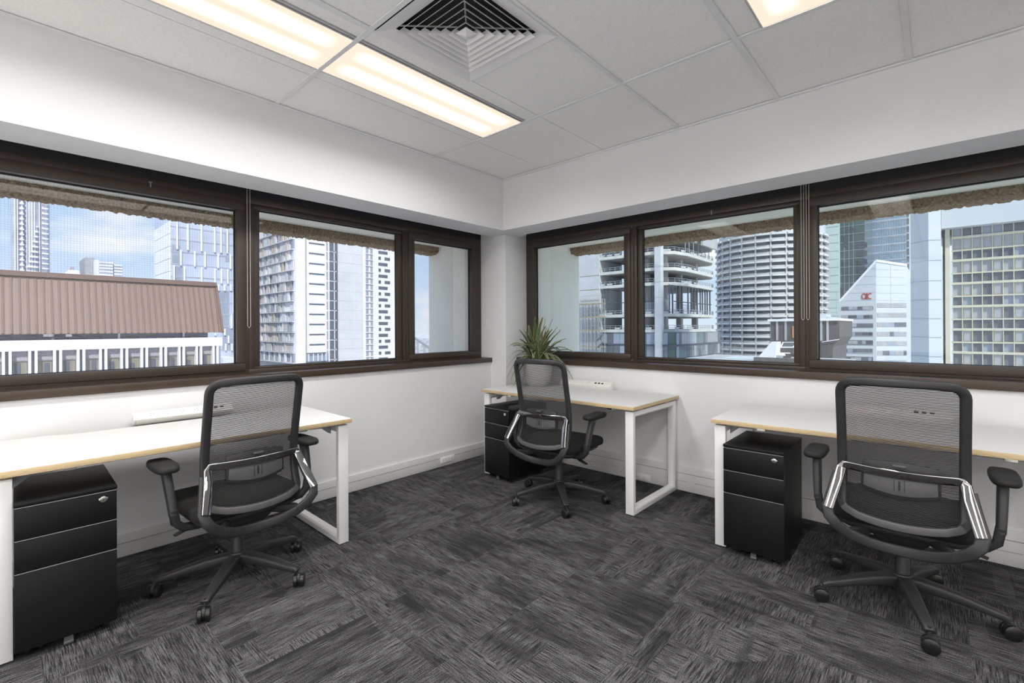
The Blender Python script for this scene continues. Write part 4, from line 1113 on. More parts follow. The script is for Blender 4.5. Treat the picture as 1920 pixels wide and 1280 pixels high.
for fl in range(-1, 13):
    z = zv(420+245/4.74, 624) - (fl-1)*fhh - fhh/2 - fhh + 0.1
    w = inst(b, 'window', gl, X5-0.4, (ywm+yg1)/2, z); inst(b, 'mullion', mul, 0.2, (yg1-ywm)*.12, 0, w); inst(b, 'window', gl2, X5-0.4, yg0+(ywm-yg0)*.3, z)
pbox(b, 'lower_glazing', M['c_bluegrey'], X5-0.4, X5-0.05, hx(574, 600, X5).y, hx(616, 600, X5).y, zv(677, 590), zv(663, 590))
for u in (578.5, 587.5, 596, 603.5, 611): pbox(b, 'mullion', M['c_white'], X5-0.2, X5+0.05, hx(u, 600, X5).y-.12, hx(u, 600, X5).y+.12, zv(677, 590), zv(663, 590))

# ------------------------------------------------ 6. blank grey slab and white apartment tower behind it
X6 = -150.0
b = bld('blank_slab', 'plain grey concrete slab wall beside the slotted white wall')
y0, y1 = hx(633.5, 600, X6).y, hx(681, 600, X6).y
pbox(b, 'body', M['c_offwhite'], X6-15, X6, y0, y1, GZ, 70)
for k in range(14):
    z = hx(650, 475, X6).z - k*3.25
    pbox(b, 'pour_joint', M['c_grey_lt'], X6-0.1, X6+0.03, y0, y1, z-0.06, z+0.06)
X7 = -240.0
b = bld('white_apartments', 'white apartment tower with alternating small windows')
y0, y1 = hx(681, 600, X7).y, hx(741.5, 600, X7).y
pbox(b, 'body', M['c_white'], X7-22, X7, y0, y1, GZ, 110)
f7 = (hx(710, 430+275/5.12, X7).z - hx(710, 430+1187/5.12, X7).z)/16.0
def bw(u0, u1, hh, m_): return bmesh_box('window', m_, 0.4, hx(u1, 600, X7).y-hx(u0, 600, X7).y, hh)
cx = lambda u0, u1: (hx(u0, 600, X7).y+hx(u1, 600, X7).y)/2
wa, wb, wcw, wd, we = bw(686.2, 691.2, f7*.72, M['c_mid']), bw(694.7, 699, f7*.72, M['c_mid']), bw(710, 714.5, f7*.5, M['c_dark2']), bw(721.5, 731.5, f7*.5, M['c_dark2']), bw(710, 727, f7*.5, M['c_dark2'])
ztop = hx(710, 430+275/5.12, X7).z
for k in range(-4, 22):
    z = ztop - k*f7
    inst(b, 'window', wa, X7, cx(686.2, 691.2), z); inst(b, 'window', wb, X7, cx(694.7, 699), z)
    if k % 2 == 0: inst(b, 'window', wcw, X7, cx(710, 714.5), z); inst(b, 'window', wd, X7, cx(721.5, 731.5), z)
    else: inst(b, 'window', we, X7, cx(710, 727), z)
    pbox(b, 'floor_slab', M['c_offwhite'], X7-.2, X7+.5, cx(685.5, 685.5), cx(699.5, 699.5), z+f7*.42, z+f7*.54)

# sloping handrail on the roof below the narrow window
rl_ = thing('stair_railing', 'sloping grey stair railing outside the narrow corner window', 'railing', (0, 0, 0))
p0, p1 = hx(770, 628, -14.0), hx(806, 652, -14.0)
MB().tube([tuple(p0), tuple(p1)], 0.045, 8).build('handrail', M['c_steel'], rl_, smooth=True)
for t in (0.1, 0.36, 0.72, 0.98):
    p = p0.lerp(p1, t); MB().tube([(p.x, p.y, p.z), (p.x, p.y, p.z-2.5)], 0.03, 6).build('post', M['c_steel'], rl_, smooth=True)

# ------------------------------------------------ 7. tower under construction (right windows)
def cam_pt(lat, dep, z): v_ = RT*lat + FW*dep; return Vector((v_.x, v_.y, z))
Yc, Xc = 123.4, -57.3
dpx = 130.0/885.0
def z7(v): return EYE.z + (HORIZ + 1.3 - v)*dpx
b = bld('unfinished_tower', 'concrete tower under construction with open floors and scaffolding')
xL = hy(1087, 560, Yc).x
xCore = hy(1123, 560, Yc).x; xCol0, xCol1 = hy(1228, 560, Yc).x, hy(1239.5, 560, Yc).x
Yend = 161.0
slabs = [(z7(441), 'c_soffit'), (z7(472), 'x'), (z7(502.7), 'x'), (z7(530.6), 'x'), (z7(590), 'x'), (z7(620), 'x')]
M['c_slab'] = mat('raw_slab_edge', (0.58, 0.58, 0.54), 0.9, var=0.12, scale=0.4)
def slab7(z, x0=None, th=0.85):
    x0 = x0 if x0 is not None else xCore
    poly = [(x0, Yc+0.6), (xCol0-0.6, Yc+0.6), (xCol0+0.5, Yc+1.6), (xCol1-0.6, Yc+1.8), (xCol1+2.2, Yc+4.0), (xCol1+3.4, Yc+10), (xCol1+3.0, Yend-6), (xCol1+0.5, Yend), (x0, Yend)]
    MB().prism(poly, 'z', z-th, z).build('floor_slab', M['c_slab'], b)
    inner = [(p[0]-(0.6 if p[0] > x0 else -0.2), p[1]+(0.6 if p[1] < Yend-1 else -0.6)) for p in poly]
    MB().prism(inner, 'z', z-th-0.06, z-th+0.02).build('slab_soffit', M['c_soffit'], b)
    rp_ = [Vector((p[0], p[1], z)) for p in poly[:-1]]
    for dz in (0.55, 1.1): MB().tube([tuple(p+Vector((0, 0, dz))) for p in rp_], 0.06, 5).build('edge_rail', M['c_steel'], b)
    mb = MB()
    for a_, b_ in zip(rp_[:-1], rp_[1:]):
        n = max(1, int((b_-a_).length/1.6))
        for i in range(n): c = a_+(b_-a_)*(i/n); mb.box(c.x-.05, c.x+.05, c.y-.05, c.y+.05, z, z+1.15)
    mb.build('rail_posts', M['c_steel'], b)
    # mesh panels clipped to the rail
    mbp = MB(); random.seed(int(z*10))
    for a_, b_ in zip(rp_[:-1], rp_[1:]):
        n = max(1, int((b_-a_).length/2.2))
        for i in range(n):
            if random.random() < 0.5:
                c0 = a_+(b_-a_)*(i/n); c1 = a_+(b_-a_)*((i+.7)/n); mbp.add([(c0.x, c0.y, z+.1), (c1.x, c1.y, z+.1), (c1.x, c1.y, z+.55), (c0.x, c0.y, z+.55), (c0.x, c0.y+.05, z+.1), (c1.x, c1.y+.05, z+.1), (c1.x, c1.y+.05, z+.55), (c0.x, c0.y+.05, z+.55)], [(0,1,2,3),(4,5,6,7),(0,1,5,4),(2,3,7,6)])
    if mbp.v: mbp.build('safety_panels', M['c_grey_lt'], b)
for z, _ in slabs: slab7(z)
zt = slabs[0][0]+3
pbox(b, 'core_wall', M['c_grey_lt'], xL-6, xCore, Yc+0.2, Yc+14, GZ, z7(478)+6)
for v in (508, 537, 560): pbox(b, 'pour_joint', M['c_plank'], xL, xCore, Yc+0.12, Yc+0.25, z7(v)-.06, z7(v)+.06)
pbox(b, 'corner_column', M['c_grey_lt'], xCol0, xCol1, Yc-0.2, Yc+1.6, GZ, zt)
for v in (502, 531, 560, 592): pbox(b, 'column_joint', M['c_grey'], xCol0-.02, xCol1+.02, Yc-0.24, Yc+1.6, z7(v)-.05, z7(v)+.05)
zbot_ = z7(620)
for u in (1127, 1213, 1246, 1274, 1302.5):
    xx, yy = (hy(u, 560, Yc+8).x, Yc+8) if u < 1240 else (None, None)
    if xx is None:
        r = ray(u, 560); t = (Xc-1.0)/r.x; xx, yy = Xc-1.0, r.y*t
    pbox(b, 'column', M['c_grey'], xx-0.75, xx+0.75, yy-0.75, yy+0.75, zbot_, slabs[1][0])
pbox(b, 'lift_core', M['c_soffit'], xCore+2, xCol0-9, Yc+15, Yc+27, GZ, slabs[0][0])
# dark curtain-wall posts in the double-height storey
for u in (1255, 1261, 1272, 1278.5, 1290, 1296, 1302, 1307, 1313, 1317, 1322, 1326, 1331):
    r = ray(u, 560); X_ = Xc+2.6; t = X_/r.x
    pbox(b, 'steel_post', M['c_dark'], X_-.16, X_+.16, r.y*t-.2, r.y*t+.2, z7(590), z7(531)-.8)
for u in (1210, 1220.5, 1224, 1133, 1140, 1165, 1172):
    q = hy(u, 560, Yc+0.9); pbox(b, 'steel_post', M['c_dark'], q.x-.14, q.x+.14, Yc+.8, Yc+1.1, z7(590), z7(531)-.8)
zt_ = z7(567)
MB().tube([(Xc+2.6, Yc+4.5, zt_), (Xc+2.6, Yend-4, zt_)], 0.14, 6).build('transom', M['c_dark'], b)
MB().tube([(xCore+1, Yc+0.95, zt_), (xCol0, Yc+0.95, zt_)], 0.12, 6).build('transom', M['c_dark'], b)
# stacked guard frames on the slab below
gm = MB()
for i in range(12):
    x = hy(1207, 580, Yc+1.0).x + i*0.34*1.0
    gm.tube([(x, Yc+0.6, z7(590)), (x, Yc+0.6, z7(590)+3.1)], 0.045, 5)
for dz in (0.9, 1.9, 3.0): gm.tube([(hy(1207, 580, Yc+.6).x, Yc+.6, z7(590)+dz), (xCol0, Yc+.6, z7(590)+dz)], 0.045, 5)
for i in range(14): gm.tube([(Xc+2.0, Yc+6+i*0.9, z7(590)), (Xc+2.0, Yc+6+i*0.9, z7(590)+2.8)], 0.05, 5)
for dz in (0.9, 1.8, 2.7): gm.tube([(Xc+2.0, Yc+6, z7(590)+dz), (Xc+2.0, Yc+18, z7(590)+dz)], 0.05, 5)
gm.build('guard_frames', M['c_bluegrey'], b)
# glazed lower floors
pbox(b, 'glazed_podium', M['c_glass_green'], xCore, xCol1+3.2, Yc+1.0, Yend, GZ, zbot_-0.9)
gp = [bmesh_box('glass_panel', M[k], 2.0, 0.15, 3.2) for k in ('c_bluegrey', 'c_glass_green', 'c_dark2', 'c_bluegrey', 'c_glass_teal')]
random.seed(14)
x = xCore+1.2
while x < xCol1+2.5:
    for r_ in range(4):
        inst(b, 'glass_panel', random.choice(gp), x, Yc+0.92, zbot_-2.6-r_*3.7)
    x += 2.1
gp2 = [bmesh_box('glass_panel', M[k], 0.15, 1.7, 3.2) for k in ('c_bluegrey', 'c_glass_teal', 'c_dark2', 'c_glass_teal', 'c_mid')]
y = Yc+3.0
while y < Yend-1:
    for r_ in range(4): inst(b, 'glass_panel', random.choice(gp2) if y < Yend-12 else gp2[(r_+int(y)) % 2*2+2 if random.random() < .5 else 4], xCol1+3.3, y, zbot_-2.6-r_*3.7)
    y += 1.8
for r_ in range(3): pbox(b, 'spandrel_line', M['c_dark'], xCore, xCol1+3.5, Yc+0.75, Yend, zbot_-4.7-r_*3.7, zbot_-4.2-r_*3.7)
pbox(b, 'white_mullion', M['c_white'], xCol1-.4, xCol1-.1, Yc+.6, Yc+.9, GZ, zbot_)
# climbing formwork hanging at the top
for i, (u0, u1, v0, v1) in enumerate(((1283, 1318, 440, 466), (1318, 1345, 446, 472))):
    r = ray((u0+u1)/2, 455); X_ = Xc+4.5+i*2; t0 = X_/ray(u0, 455).x; t1 = X_/ray(u1, 455).x
    pbox(b, 'climbing_screen', M['c_grey'], X_-.6, X_, ray(u0, 455).y*t0, ray(u1, 455).y*t1, z7(v1)*1.12, z7(v0)*1.3)
mb = MB()
for u in (1285, 1292, 1300, 1309, 1316, 1322, 1329):
    r = ray(u, 470); X_ = Xc+4.2; t = X_/r.x; mb.tube([(X_, r.y*t, slabs[1][0]), (X_, r.y*t, slabs[0][0]+1)], 0.11, 5)
mb.build('hanging_props', M['c_steel'], b)
# scaffold at the foot of the core wall
sc = thing('scaffold', 'galvanised scaffold tower with plank decks against the unfinished core', 'scaffold', (0, 0, 0))
for dy in (-1.6, -0.4):
    for u in (1090, 1097, 1101, 1108, 1115, 1122, 1128, 1134):
        q = hy(u, 600, Yc+dy); MB().tube([(q.x, Yc+dy, z7(760)), (q.x, Yc+dy, z7(558))], 0.09, 5).build('standard', M['c_steel'], sc)
for v in (567, 594, 621, 655):
    pbox(sc, 'plank_deck', M['c_plank'], hy(1086, v, Yc-1).x, hy(1134, v, Yc-1).x, Yc-1.7, Yc-0.3, z7(v)-.18, z7(v)+.1)
    for dz in (1.2, 2.4):
        MB().tube([(hy(1086, v, Yc-1.7).x, Yc-1.7, z7(v)+dz), (hy(1134, v, Yc-1.7).x, Yc-1.7, z7(v)+dz)], 0.055, 5).build('ledger', M['c_steel'], sc)
for v in (630, 645):
    MB().tube([(hy(1119, v, Yc-2).x, Yc-2, z7(v+12)), (hy(1131, v, Yc-2).x, Yc-2, z7(v))], 0.16, 5).build('stair_flight', M['c_dark2'], sc)

# ------------------------------------------------ 8. round tower with sunshades
D8 = 205.0
c8 = cam_pt((1443-960)/885*D8, D8, 0); R8 = 20.6
b = thing('round_tower', 'round white office tower ringed with sunshades, seen between the window mullions', 'building', (c8.x, c8.y, 0))
NB = 24; fh8 = 12.72*(D8-16)/885
MB().lathe([(R8-0.6, GZ), (R8-0.6, 75)], 96).build('drum', M['c_grey_lt'], b, smooth=True, angle=40)
ang = 2*math.pi/NB
def seg(r0, r1, a0, a1, z0, z1, n=4):
    mb = MB(); V = []; F = []
    for i in range(n+1):
        a_ = a0+(a1-a0)*i/n
        for r, z in ((r0, z0), (r1, z0), (r1, z1), (r0, z1)): V.append((r*math.cos(a_), r*math.sin(a_), z))
    for i in range(n):
        for q in range(4): F.append((4*i+q, 4*i+(q+1) % 4, 4*i+4+(q+1) % 4, 4*i+4+q))
    F += [(0, 1, 2, 3), (4*n, 4*n+3, 4*n+2, 4*n+1)]
    return mb.add(V, F)
m_sp = seg(R8-0.4, R8, 0, ang, -0.75, 0.75).mesh('spandrel', M['c_spandrel'])
m_wi = seg(R8-0.5, R8-0.25, ang*.06, ang*.94, -0.70, 0.70).mesh('window', M['c_dark'])
m_sh = seg(R8-0.1, R8+1.0, ang*.07, ang*.93, -0.35, 0.35).mesh('sunshade', M['c_shade'])
m_fi = seg(R8-0.4, R8+0.35, -ang*.05, ang*.05, -fh8/2, fh8/2, 1).mesh('fin', M['c_grey_lt'])
to_cam = math.atan2(-c8.y, -c8.x)
kv = [k for k in range(NB) if abs((k*ang-to_cam+math.pi) % (2*math.pi)-math.pi) < math.pi/2+0.12]
z0 = EYE.z + (HORIZ-447)*(D8-16)/885
for fl in range(0, 20):
    z = z0 - fl*fh8
    for k in kv:
        for nm, me, dz in (('window', m_wi, 0), ('spandrel', m_sp, -fh8/2-0.05)):
            o = obj(nm, me, b, (0, 0, z+dz), k*ang)
        obj('sunshade', m_sh, b, (0, 0, z+0.85), k*ang)
    if fl % 1 == 0:
        for k in kv: obj('fin', m_fi, b, (0, 0, z), k*ang)

# ------------------------------------------------ 9. plant room and roof kit on the neighbouring roof
Y9 = 30.0
b = bld('plant_room', 'dark ribbed concrete plant room with a white coping, crossing the mullion')
xa, xb = hy(1445, 640, Y9).x, hy(1574, 640, Y9).x
zt = hy(1480, 602, Y9).z
xm = hy(1560, 640, Y9).x
MB().prism([(xa, GZ), (xm, GZ), (xm, hy(1570, 690, Y9).z), (xm+.05, hy(1570, 650, Y9).z), (xb, hy(1574, 632, Y9).z), (xb, zt), (xa, zt)], 'y', Y9, Y9+5).build('body', M['c_charcoal'], b)
pbox(b, 'coping', M['c_white'], xa-.12, xb+.05, Y9-.12, Y9+5, zt, zt+0.13)
for u in (1457.5, 1473.5, 1540, 1552): 
    q = hy(u, 640, Y9).x; pbox(b, 'pilaster', M['c_grey'], q-.05, q+.05, Y9-.06, Y9+.1, hy(1480, 638, Y9).z, zt)
pbox(b, 'orange_door', M['c_orange'], hy(1486, 620, Y9).x, hy(1496, 620, Y9).x, Y9-.06, Y9+.1, hy(1488, 633, Y9).z, hy(1488, 611, Y9).z)
MB().tube([(hy(1541, 640, Y9-.1).x, Y9-.1, hy(1541, 641, Y9-.1).z), (xb, Y9-.1, hy(1575, 636, Y9-.1).z)], 0.02, 6).build('cable', M['c_white'], b)
pl9 = thing('roof_plant', 'pale air-conditioning boxes and railing on top of the plant room', 'roof equipment', (0, 0, 0))
for u0, u1, v in ((1466, 1500, 597), (1534, 1550, 589), (1551, 1556, 594), (1556, 1563, 595)):
    pbox(pl9, 'unit', M['c_cool'], hy(u0, 600, Y9+2).x, hy(u1, 600, Y9+2).x, Y9+2, Y9+3.5, zt+.13, hy(u0, v, Y9+2).z)
MB().tube([(hy(1536, 600, Y9+1).x, Y9+1, zt+.55), (hy(1572, 600, Y9+1).x, Y9+1, zt+.45)], 0.025, 6).build('rail', M['c_steel'], pl9)
MB().tube([(hy(1569, 600, Y9+1).x, Y9+1, zt), (hy(1569, 600, Y9+1).x, Y9+1, hy(1569, 548, Y9+1).z)], 0.02, 6).build('mast', M['c_steel'], pl9)
Y9b = 24.0
b = bld('roof_deck', 'grey roof deck and parapet of the neighbouring building')
zd = hy(1450, 671, Y9b).z
pbox(b, 'deck', M['c_grey'], hy(1340, 680, Y9b).x-2, hy(1570, 680, Y9b).x, Y9b+0.4, Y9-0.1, zd-1.5, zd-0.25)
pbox(b, 'parapet', M['c_charcoal'], hy(1413, 680, Y9b).x, hy(1570, 680, Y9b).x, Y9b, Y9b+0.4, zd-3, zd)
pbox(b, 'parapet_low', M['c_cool2'], hy(1350, 680, Y9b).x, hy(1413, 680, Y9b).x, Y9b+.5, Y9b+2.5, zd-3, hy(1400, 672, Y9b+.5).z)
h = thing('vent_hopper', 'white tapered sheet-metal vent hopper on the neighbouring roof', 'roof vent', (0, 0, 0))
Yh = 25.5
p = lambda u, v, dy=0: tuple(hy(u, v, Yh+dy))
zf = zd-0.26
A = [p(1420, 671), p(1453, 671), p(1457, 640), p(1447, 640), p(1440, 668, 2.5), p(1466, 668, 2.5), p(1464, 640, 1.8), p(1452, 640, 1.8)]
MB().add(A, [(0, 1, 2, 3), (4, 7, 6, 5), (1, 5, 6, 2), (0, 3, 7, 4), (3, 2, 6, 7), (0, 4, 5, 1)]).build('hood', M['c_white'], h)
sk = thing('roof_skylights', 'pair of sloping framed skylights on the neighbouring roof', 'skylight', (0, 0, 0))
for quad in (((1468, 642), (1494, 642), (1487, 651), (1464, 651)), ((1463, 653), (1485, 653), (1481, 662), (1459, 662))):
    P_ = [Vector(p(u, v, 3.0 if i < 2 else 1.8)) for i, (u, v) in enumerate(quad)]
    mb = MB(); lowr = [q-Vector((0, 0, 0.35)) for q in P_]
    mb.add([tuple(q) for q in P_+lowr], [(0, 1, 2, 3), (7, 6, 5, 4), (0, 4, 5, 1), (1, 5, 6, 2), (2, 6, 7, 3), (3, 7, 4, 0)])
    g = mb.build('skylight_pane', M['c_charcoal'], sk)
    MB().tube([tuple(q) for q in P_], 0.035, 5, True).build('skylight_frame', M['c_white'], g)
t9 = thing('roof_cowl', 'small white mushroom vent cowl beside the skylights', 'roof vent', tuple(hy(1463.5, 671, Yh+.6)))
MB().lathe([(0.10, -0.1), (0.10, 0.10), (0.20, 0.12), (0.22, 0.16), (0.15, 0.24), (0.03, 0.27)], 18).build('cap', M['c_white'], t9, smooth=True)

# ------------------------------------------------ 10. glass towers behind the sign building
Y10 = 300.0
b = bld('mint_tower', 'pale mint panelled tower edge with a dark green glass side')
x0, x1, x2 = hy(1549, 500, Y10).x, hy(1573, 500, Y10).x, hy(1627, 500, Y10+18).x
pbox(b, 'mint_wing', M['c_mint'], x0, x1, Y10, Y10+40, GZ, 140)
pbox(b, 'green_glass', M['c_glass_green'], x1, x2, Y10+4, Y10+45, GZ, 140)
for k in range(26):
    z = hy(1560, 425, Y10).z - k*4.3
    if z > -20:
        pbox(b, 'panel_joint', M['c_joint'], x0, x1, Y10-.15, Y10+.1, z-.09, z+.09)
        pbox(b, 'glass_joint', M['c_bluegrey'], x1, x2, Y10+3.8, Y10+4.1, z-.10, z+.10)
        if 1 < k < 18: pbox(b, 'dark_opening', M['c_dark'], hy(1608, 500, Y10+4).x, hy(1626, 500, Y10+4).x, Y10+3.7, Y10+4.2, z-3.6, z-0.9)
for u in (1583, 1592, 1600): 
    q = hy(u, 500, Y10+4).x; pbox(b, 'glass_joint', M['c_bluegrey'], q-.1, q+.1, Y10+3.8, Y10+4.1, GZ, 140)
for u0, u1, v0, v1 in ((1583, 1591, 442, 463), (1575, 1582, 539, 556), (1592, 1606, 426, 436)): 
    p_, q_ = hy(u0, v1, Y10+4), hy(u1, v0, Y10+4); pbox(b, 'dark_opening', M['c_dark'], p_.x, q_.x, Y10+3.7, Y10+4.2, p_.z, q_.z)
Y11 = 352.0
b = bld('blue_glass_tower', 'blue glass curtain-wall tower rising behind the white sign building')
x0, x1 = hy(1626, 450, Y11).x, hy(1701, 450, Y11).x
pbox(b, 'body', M['c_glass_blue'], x0, x1, Y11, Y11+40, GZ, 170)
for v in (413, 428, 443, 458, 472.5, 487, 501):
    z = hy(1660, v, Y11).z
    pbox(b, 'floor_line', M['c_glass_sky'], x0, x1, Y11-.10, Y11+.1, z-.25, z+.25); pbox(b, 'floor_line', M['c_bluegrey'], x0, x1, Y11-.09, Y11+.1, z-1.1, z-.35)
n = 16
for i in range(n+1):
    q = x0+(x1-x0)*i/n; pbox(b, 'mullion', M['c_bluegrey'], q-.10, q+.10, Y11-.08, Y11, 20, 170)
b = bld('narrow_fin_tower', 'thin dark slotted tower edge next to the white slab')
Yf = 236.0
x0, x1 = hy(1699.5, 500, Yf).x, hy(1706, 500, Yf).x
pbox(b, 'body', M['c_cool'], x0, x1, Yf, Yf+10, GZ, 62)
sw = bmesh_box('slot_window', M['c_dark2'], (x1-x0)*.62, .4, 2.3)
for k in range(34): inst(b, 'slot_window', sw, (x0+x1)/2, Yf, 50-k*2.9)

# ------------------------------------------------ 11. white office building with the red sign
Y12 = 190.0
b = bld('sign_building', 'white banded office building with a slanted top and three red letters')
def g12(u, v, dy=0): return hy(u, v, Y12+dy)
xa, xm, xb = g12(1573.5, 600).x, g12(1643, 600).x, g12(1701, 600).x
zs, za, zr = g12(1573.5, 565).z, g12(1643, 488.5).z, g12(1701, 497).z
zb1 = g12(1600, 573).z
# left face in the plane Y12, right face turned slightly back
MB().prism([(xa, GZ), (xm, GZ), (xm, za), (xa, zs)], 'y', Y12, Y12+30).build('left_block', M['c_cool'], b)
yb_ = Y12+9.0; xbb = hy(1700, 600, yb_).x
MB().add([(xm, Y12, GZ), (xbb, yb_, GZ), (xbb, yb_, hy(1700, 497, yb_).z), (xm, Y12, za), (xm, Y12+30, GZ), (xbb, yb_+30, GZ), (xbb, yb_+30, hy(1700, 497, yb_).z), (xm, Y12+30, za)],
         [(0, 1, 2, 3), (5, 4, 7, 6), (1, 5, 6, 2), (3, 2, 6, 7), (0, 3, 7, 4), (0, 4, 5, 1)]).build('right_block', M['c_cool2'], b)
MB().sweep([(xm, Y12-.1, za), (xbb, yb_-.1, hy(1700, 497, yb_).z)], [(-.35, -.2), (.35, -.2), (.35, .2), (-.35, .2)], (0, 0, 1)).build('roof_edge', M['c_white'], b)
MB().sweep([(xa, Y12-.1, zs), (xm, Y12-.1, za)], [(-.35, -.2), (.2, -.2), (.2, .2), (-.35, .2)], (0, 0, 1)).build('roof_edge', M['c_white'], b)
def rbox(name, m_, t0, t1, v0, v1, out=0.12):
    """box on the turned right face; t = 0..1 along it"""
    d = Vector((xbb-xm, yb_-Y12, 0)); nrm = Vector((d.y, -d.x, 0)).normalized()
    P0, P1 = Vector((xm, Y12, 0))+d*t0, Vector((xm, Y12, 0))+d*t1
    V = []
    zA, zB = hy(1643+57*t0, v1, P0.y).z, hy(1643+57*t0, v0, P0.y).z
    for o_ in (-0.3, out):
        for q in (P0, P1):
            for z in (zA, zB): w = q+nrm*o_; V.append((w.x, w.y, z))
    return MB().add(V, [(0, 2, 3, 1), (4, 5, 7, 6), (0, 1, 5, 4), (2, 6, 7, 3), (1, 3, 7, 5), (0, 4, 6, 2)]).build(name, m_, b)
rowsL = [390+v/4.27 for v in (785, 853, 922, 990, 1058, 1124, 1192)]
for i, v in enumerate(rowsL):
    p_, q_ = g12(1578, v+8), g12(1637, v)
    w = pbox(b, 'window_band', M['c_mid'] if i % 2 else M['c_dark2'], p_.x, q_.x, Y12-.12, Y12+.3, p_.z, q_.z)
    random.seed(i+40)
    u = 1580
    while u < 1634:
        u2 = u+random.uniform(6, 16)
        pa, pb = g12(u, v+7), g12(min(u2, 1636), v+0.8)
        MB().box(min(pa.x, pb.x), max(pa.x, pb.x), Y12-.16, Y12-.1, min(pa.z, pb.z), max(pa.z, pb.z)).build('window_pane', random.choice((M['c_dark2'], M['c_mid'], M['c_bluegrey'], M['c_dark'])), w)
        u = u2+0.6
rowsR = [390+v/4.27 for v in (760, 838, 915, 990, 1066, 1142, 1218)]
for i, v in enumerate(rowsR):
    random.seed(i+80); t = 0.02
    while t < 0.97:
        t2 = min(0.985, t+random.uniform(.12, .4)); rbox('window_band', random.choice((M['c_mid'], M['c_dark2'], M['c_bluegrey'], M['c_mid'])), t, t2, v, v+8.3); t = t2+.004
for v in (505, 519, 534, 549, 563): 
    rbox('panel_joint', M['c_joint'], 0.0, 1.0, v-.15, v+.15, 0.05)
    z = g12(1610, v).z; xs = xa + (xm-xa)*max(0, (z-zs)/(za-zs))
    pbox(b, 'panel_joint', M['c_joint'], xs, xm, Y12-.05, Y12+.1, z-.03, z+.03)
rbox('panel_joint', M['c_joint'], 0.47, 0.475, 497, 567, 0.05)
# the letters Q I C
zc_ = g12(1627, 555).z; hL = g12(1627, 549.3).z - g12(1627, 561).z; st = hL*0.135
def arc_strip(cx, cz, rx, rz, a0, a1, n=28):
    mb = MB(); V = []; F = []
    for i in range(n+1):
        a_ = R(a0+(a1-a0)*i/n)
        for k_, yy in ((1, -.16), (1-st/rx, -.16), (1-st/rx, -.02), (1, -.02)):
            V.append((cx+rx*k_*math.cos(a_), Y12+yy, cz+(rz*k_ if k_ == 1 else rz-st)*math.sin(a_)))
    for i in range(n):
        for q in range(4): F.append((4*i+q, 4*i+(q+1) % 4, 4*i+4+(q+1) % 4, 4*i+4+q))
    F += [(0, 1, 2, 3), (4*n, 4*n+3, 4*n+2, 4*n+1)]
    return mb.add(V, F)
xQ, xI, xC_ = g12(1620.2, 555).x, g12(1625.6, 555).x, g12(1631.4, 555).x
q_ = arc_strip(xQ, zc_, hL*.345, hL*.5, 0, 360)
q_.add([(xQ+hL*.05, Y12-.16, zc_-hL*.2), (xQ+hL*.16, Y12-.16, zc_-hL*.12), (xQ+hL*.42, Y12-.16, zc_-hL*.5), (xQ+hL*.28, Y12-.16, zc_-hL*.5), (xQ+hL*.05, Y12-.02, zc_-hL*.2), (xQ+hL*.16, Y12-.02, zc_-hL*.12), (xQ+hL*.42, Y12-.02, zc_-hL*.5), (xQ+hL*.28, Y12-.02, zc_-hL*.5)],
       [(0, 1, 2, 3), (7, 6, 5, 4), (0, 4, 5, 1), (1, 5, 6, 2), (2, 6, 7, 3), (3, 7, 4, 0)])
q_.build('letter_q', M['c_red'], b)
MB().box(xI-st*.55, xI+st*.55, Y12-.16, Y12-.02, zc_-hL*.5, zc_+hL*.5).build('letter_i', M['c_red'], b)
arc_strip(xC_, zc_, hL*.345, hL*.5, 50, 310).build('letter_c', M['c_red'], b)

# ------------------------------------------------ 12. white slab tower and the gridded facade
Y13 = 92.0
b = bld('white_slab_tower', 'tall blank white concrete slab tower beside the gridded facade')
x0, xm_, x1 = hy(1706, 500, Y13).x, hy(1741, 500, Y13).x, hy(1765, 500, Y13).x
MB().add([(x0, Y13+2.2, GZ), (xm_, Y13, GZ), (x1, Y13+.6, GZ), (x1, Y13+14, GZ), (x0, Y13+14, GZ), (x0, Y13+2.2, 70), (xm_, Y13, 70), (x1, Y13+.6, 70), (x1, Y13+14, 70), (x0, Y13+14, 70)],
         [(0, 1, 6, 5), (1, 2, 7, 6), (2, 3, 8, 7), (3, 4, 9, 8), (4, 0, 5, 9), (5, 6, 7, 8, 9), (4, 3, 2, 1, 0)]).build('body', M['c_cool'], b)
for v in (450, 488, 526, 561, 597, 632, 668):
    z = hy(1741, v, Y13).z
    MB().sweep([(x0, Y13+2.17, z), (xm_, Y13-.03, z), (x1, Y13+.57, z)], [(-.02, -.05), (.02, -.05), (.02, .05), (-.02, .05)], (0, 0, 1)).build('panel_joint', M['c_joint'], b)
Y14 = 97.0
b = bld('gridded_building', 'beige gridded office facade with a white stained top band, right window')
def g(u, v): return hy(u, v, Y14)
x0 = g(1786, 500).x; px = (g(1901.4, 500).x - x0)/6.0
xl_ = g(1765, 500).x
ztop_ = g(1800, 427.5).z; zz0 = ztop_
prow = 42.6*0.5
zA = g(1819.7, 390+0).z
def zrow(v): return hy(1819.7, v, Y14).z
fh14 = (zrow(360+330/3.878) - zrow(360+1115/3.878))/ (4.64)
pbox(b, 'body', M['c_cream'], xl_+1.6, x0+16*px, Y14+.6, Y14+20, GZ, ztop_)
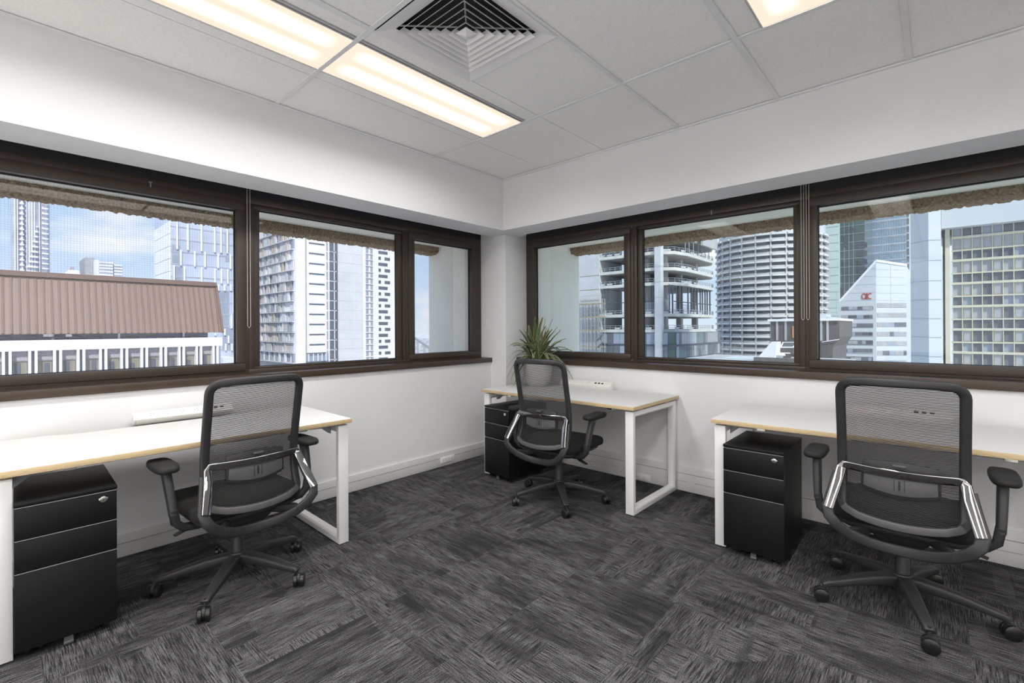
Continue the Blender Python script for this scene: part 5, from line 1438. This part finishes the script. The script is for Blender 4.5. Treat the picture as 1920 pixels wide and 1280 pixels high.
pbox(b, 'top_band', M['c_cool'], g(1765, 420).x, x0+16*px, Y14-1.4, Y14+20, ztop_-.0, ztop_+16)
pbox(b, 'side_recess', M['c_dark2'], xl_+.2, g(1773, 500).x, Y14+1.5, Y14+8, GZ, ztop_)
pbox(b, 'corner_pier', M['c_cream'], g(1772, 500).x, g(1781, 500).x, Y14+.0, Y14+2, GZ, ztop_)
m_sp = [bmesh_box('spandrel', M['c_dark2'], px*.92, .2, fh14*.36), bmesh_box('spandrel', M['c_bluegrey'], px*.92, .2, fh14*.36)]
m_wi = [bmesh_box('window', M[k], px*.92, .2, fh14*.48) for k in ('c_mid', 'c_mid', 'c_dark2')]
m_of = bmesh_box('opening_frame', M['c_cream'], px*.80, .25, fh14*.46); m_op = bmesh_box('window_pane', M['c_mid'], px*.66, .3, fh14*.39)
m_mu = bmesh_box('mullion', M['c_cream'], px*.09, .45, 120); m_tr = bmesh_box('transom', M['c_cream'], px*12.2, .40, fh14*.065); m_tr2 = bmesh_box('transom', M['c_cream'], px*12.2, .55, fh14*.10)
random.seed(77)
for c in range(13): inst(b, 'mullion', m_mu, x0+c*px, Y14+.42, ztop_-60)
zf0 = ztop_
for r_ in range(0, 9):
    zs_ = zf0 - 0.30*fh14 - r_*fh14 if r_ else zf0-0.18*fh14
    zbase = zf0 - r_*fh14
    inst(b, 'transom', m_tr2, x0+6*px, Y14+.40, zbase-0.40*fh14)
    inst(b, 'transom', m_tr, x0+6*px, Y14+.42, zbase-0.96*fh14)
    for c in range(12):
        inst(b, 'spandrel', m_sp[0] if random.random() < .75 else m_sp[1], x0+(c+.5)*px, Y14+.58, zbase-0.18*fh14)
        w = inst(b, 'window', m_wi[2] if r_ >= 4 else m_wi[random.choice((0, 0, 1, 2))] if random.random() < .35 else m_wi[0], x0+(c+.5)*px, Y14+.58, zbase-0.68*fh14)
        if c in (1, 4, 6, 9, 11): inst(b, 'opening_frame', m_of, 0, -.08, 0, w); inst(b, 'window_pane', m_op, 0, -.10, 0, w)
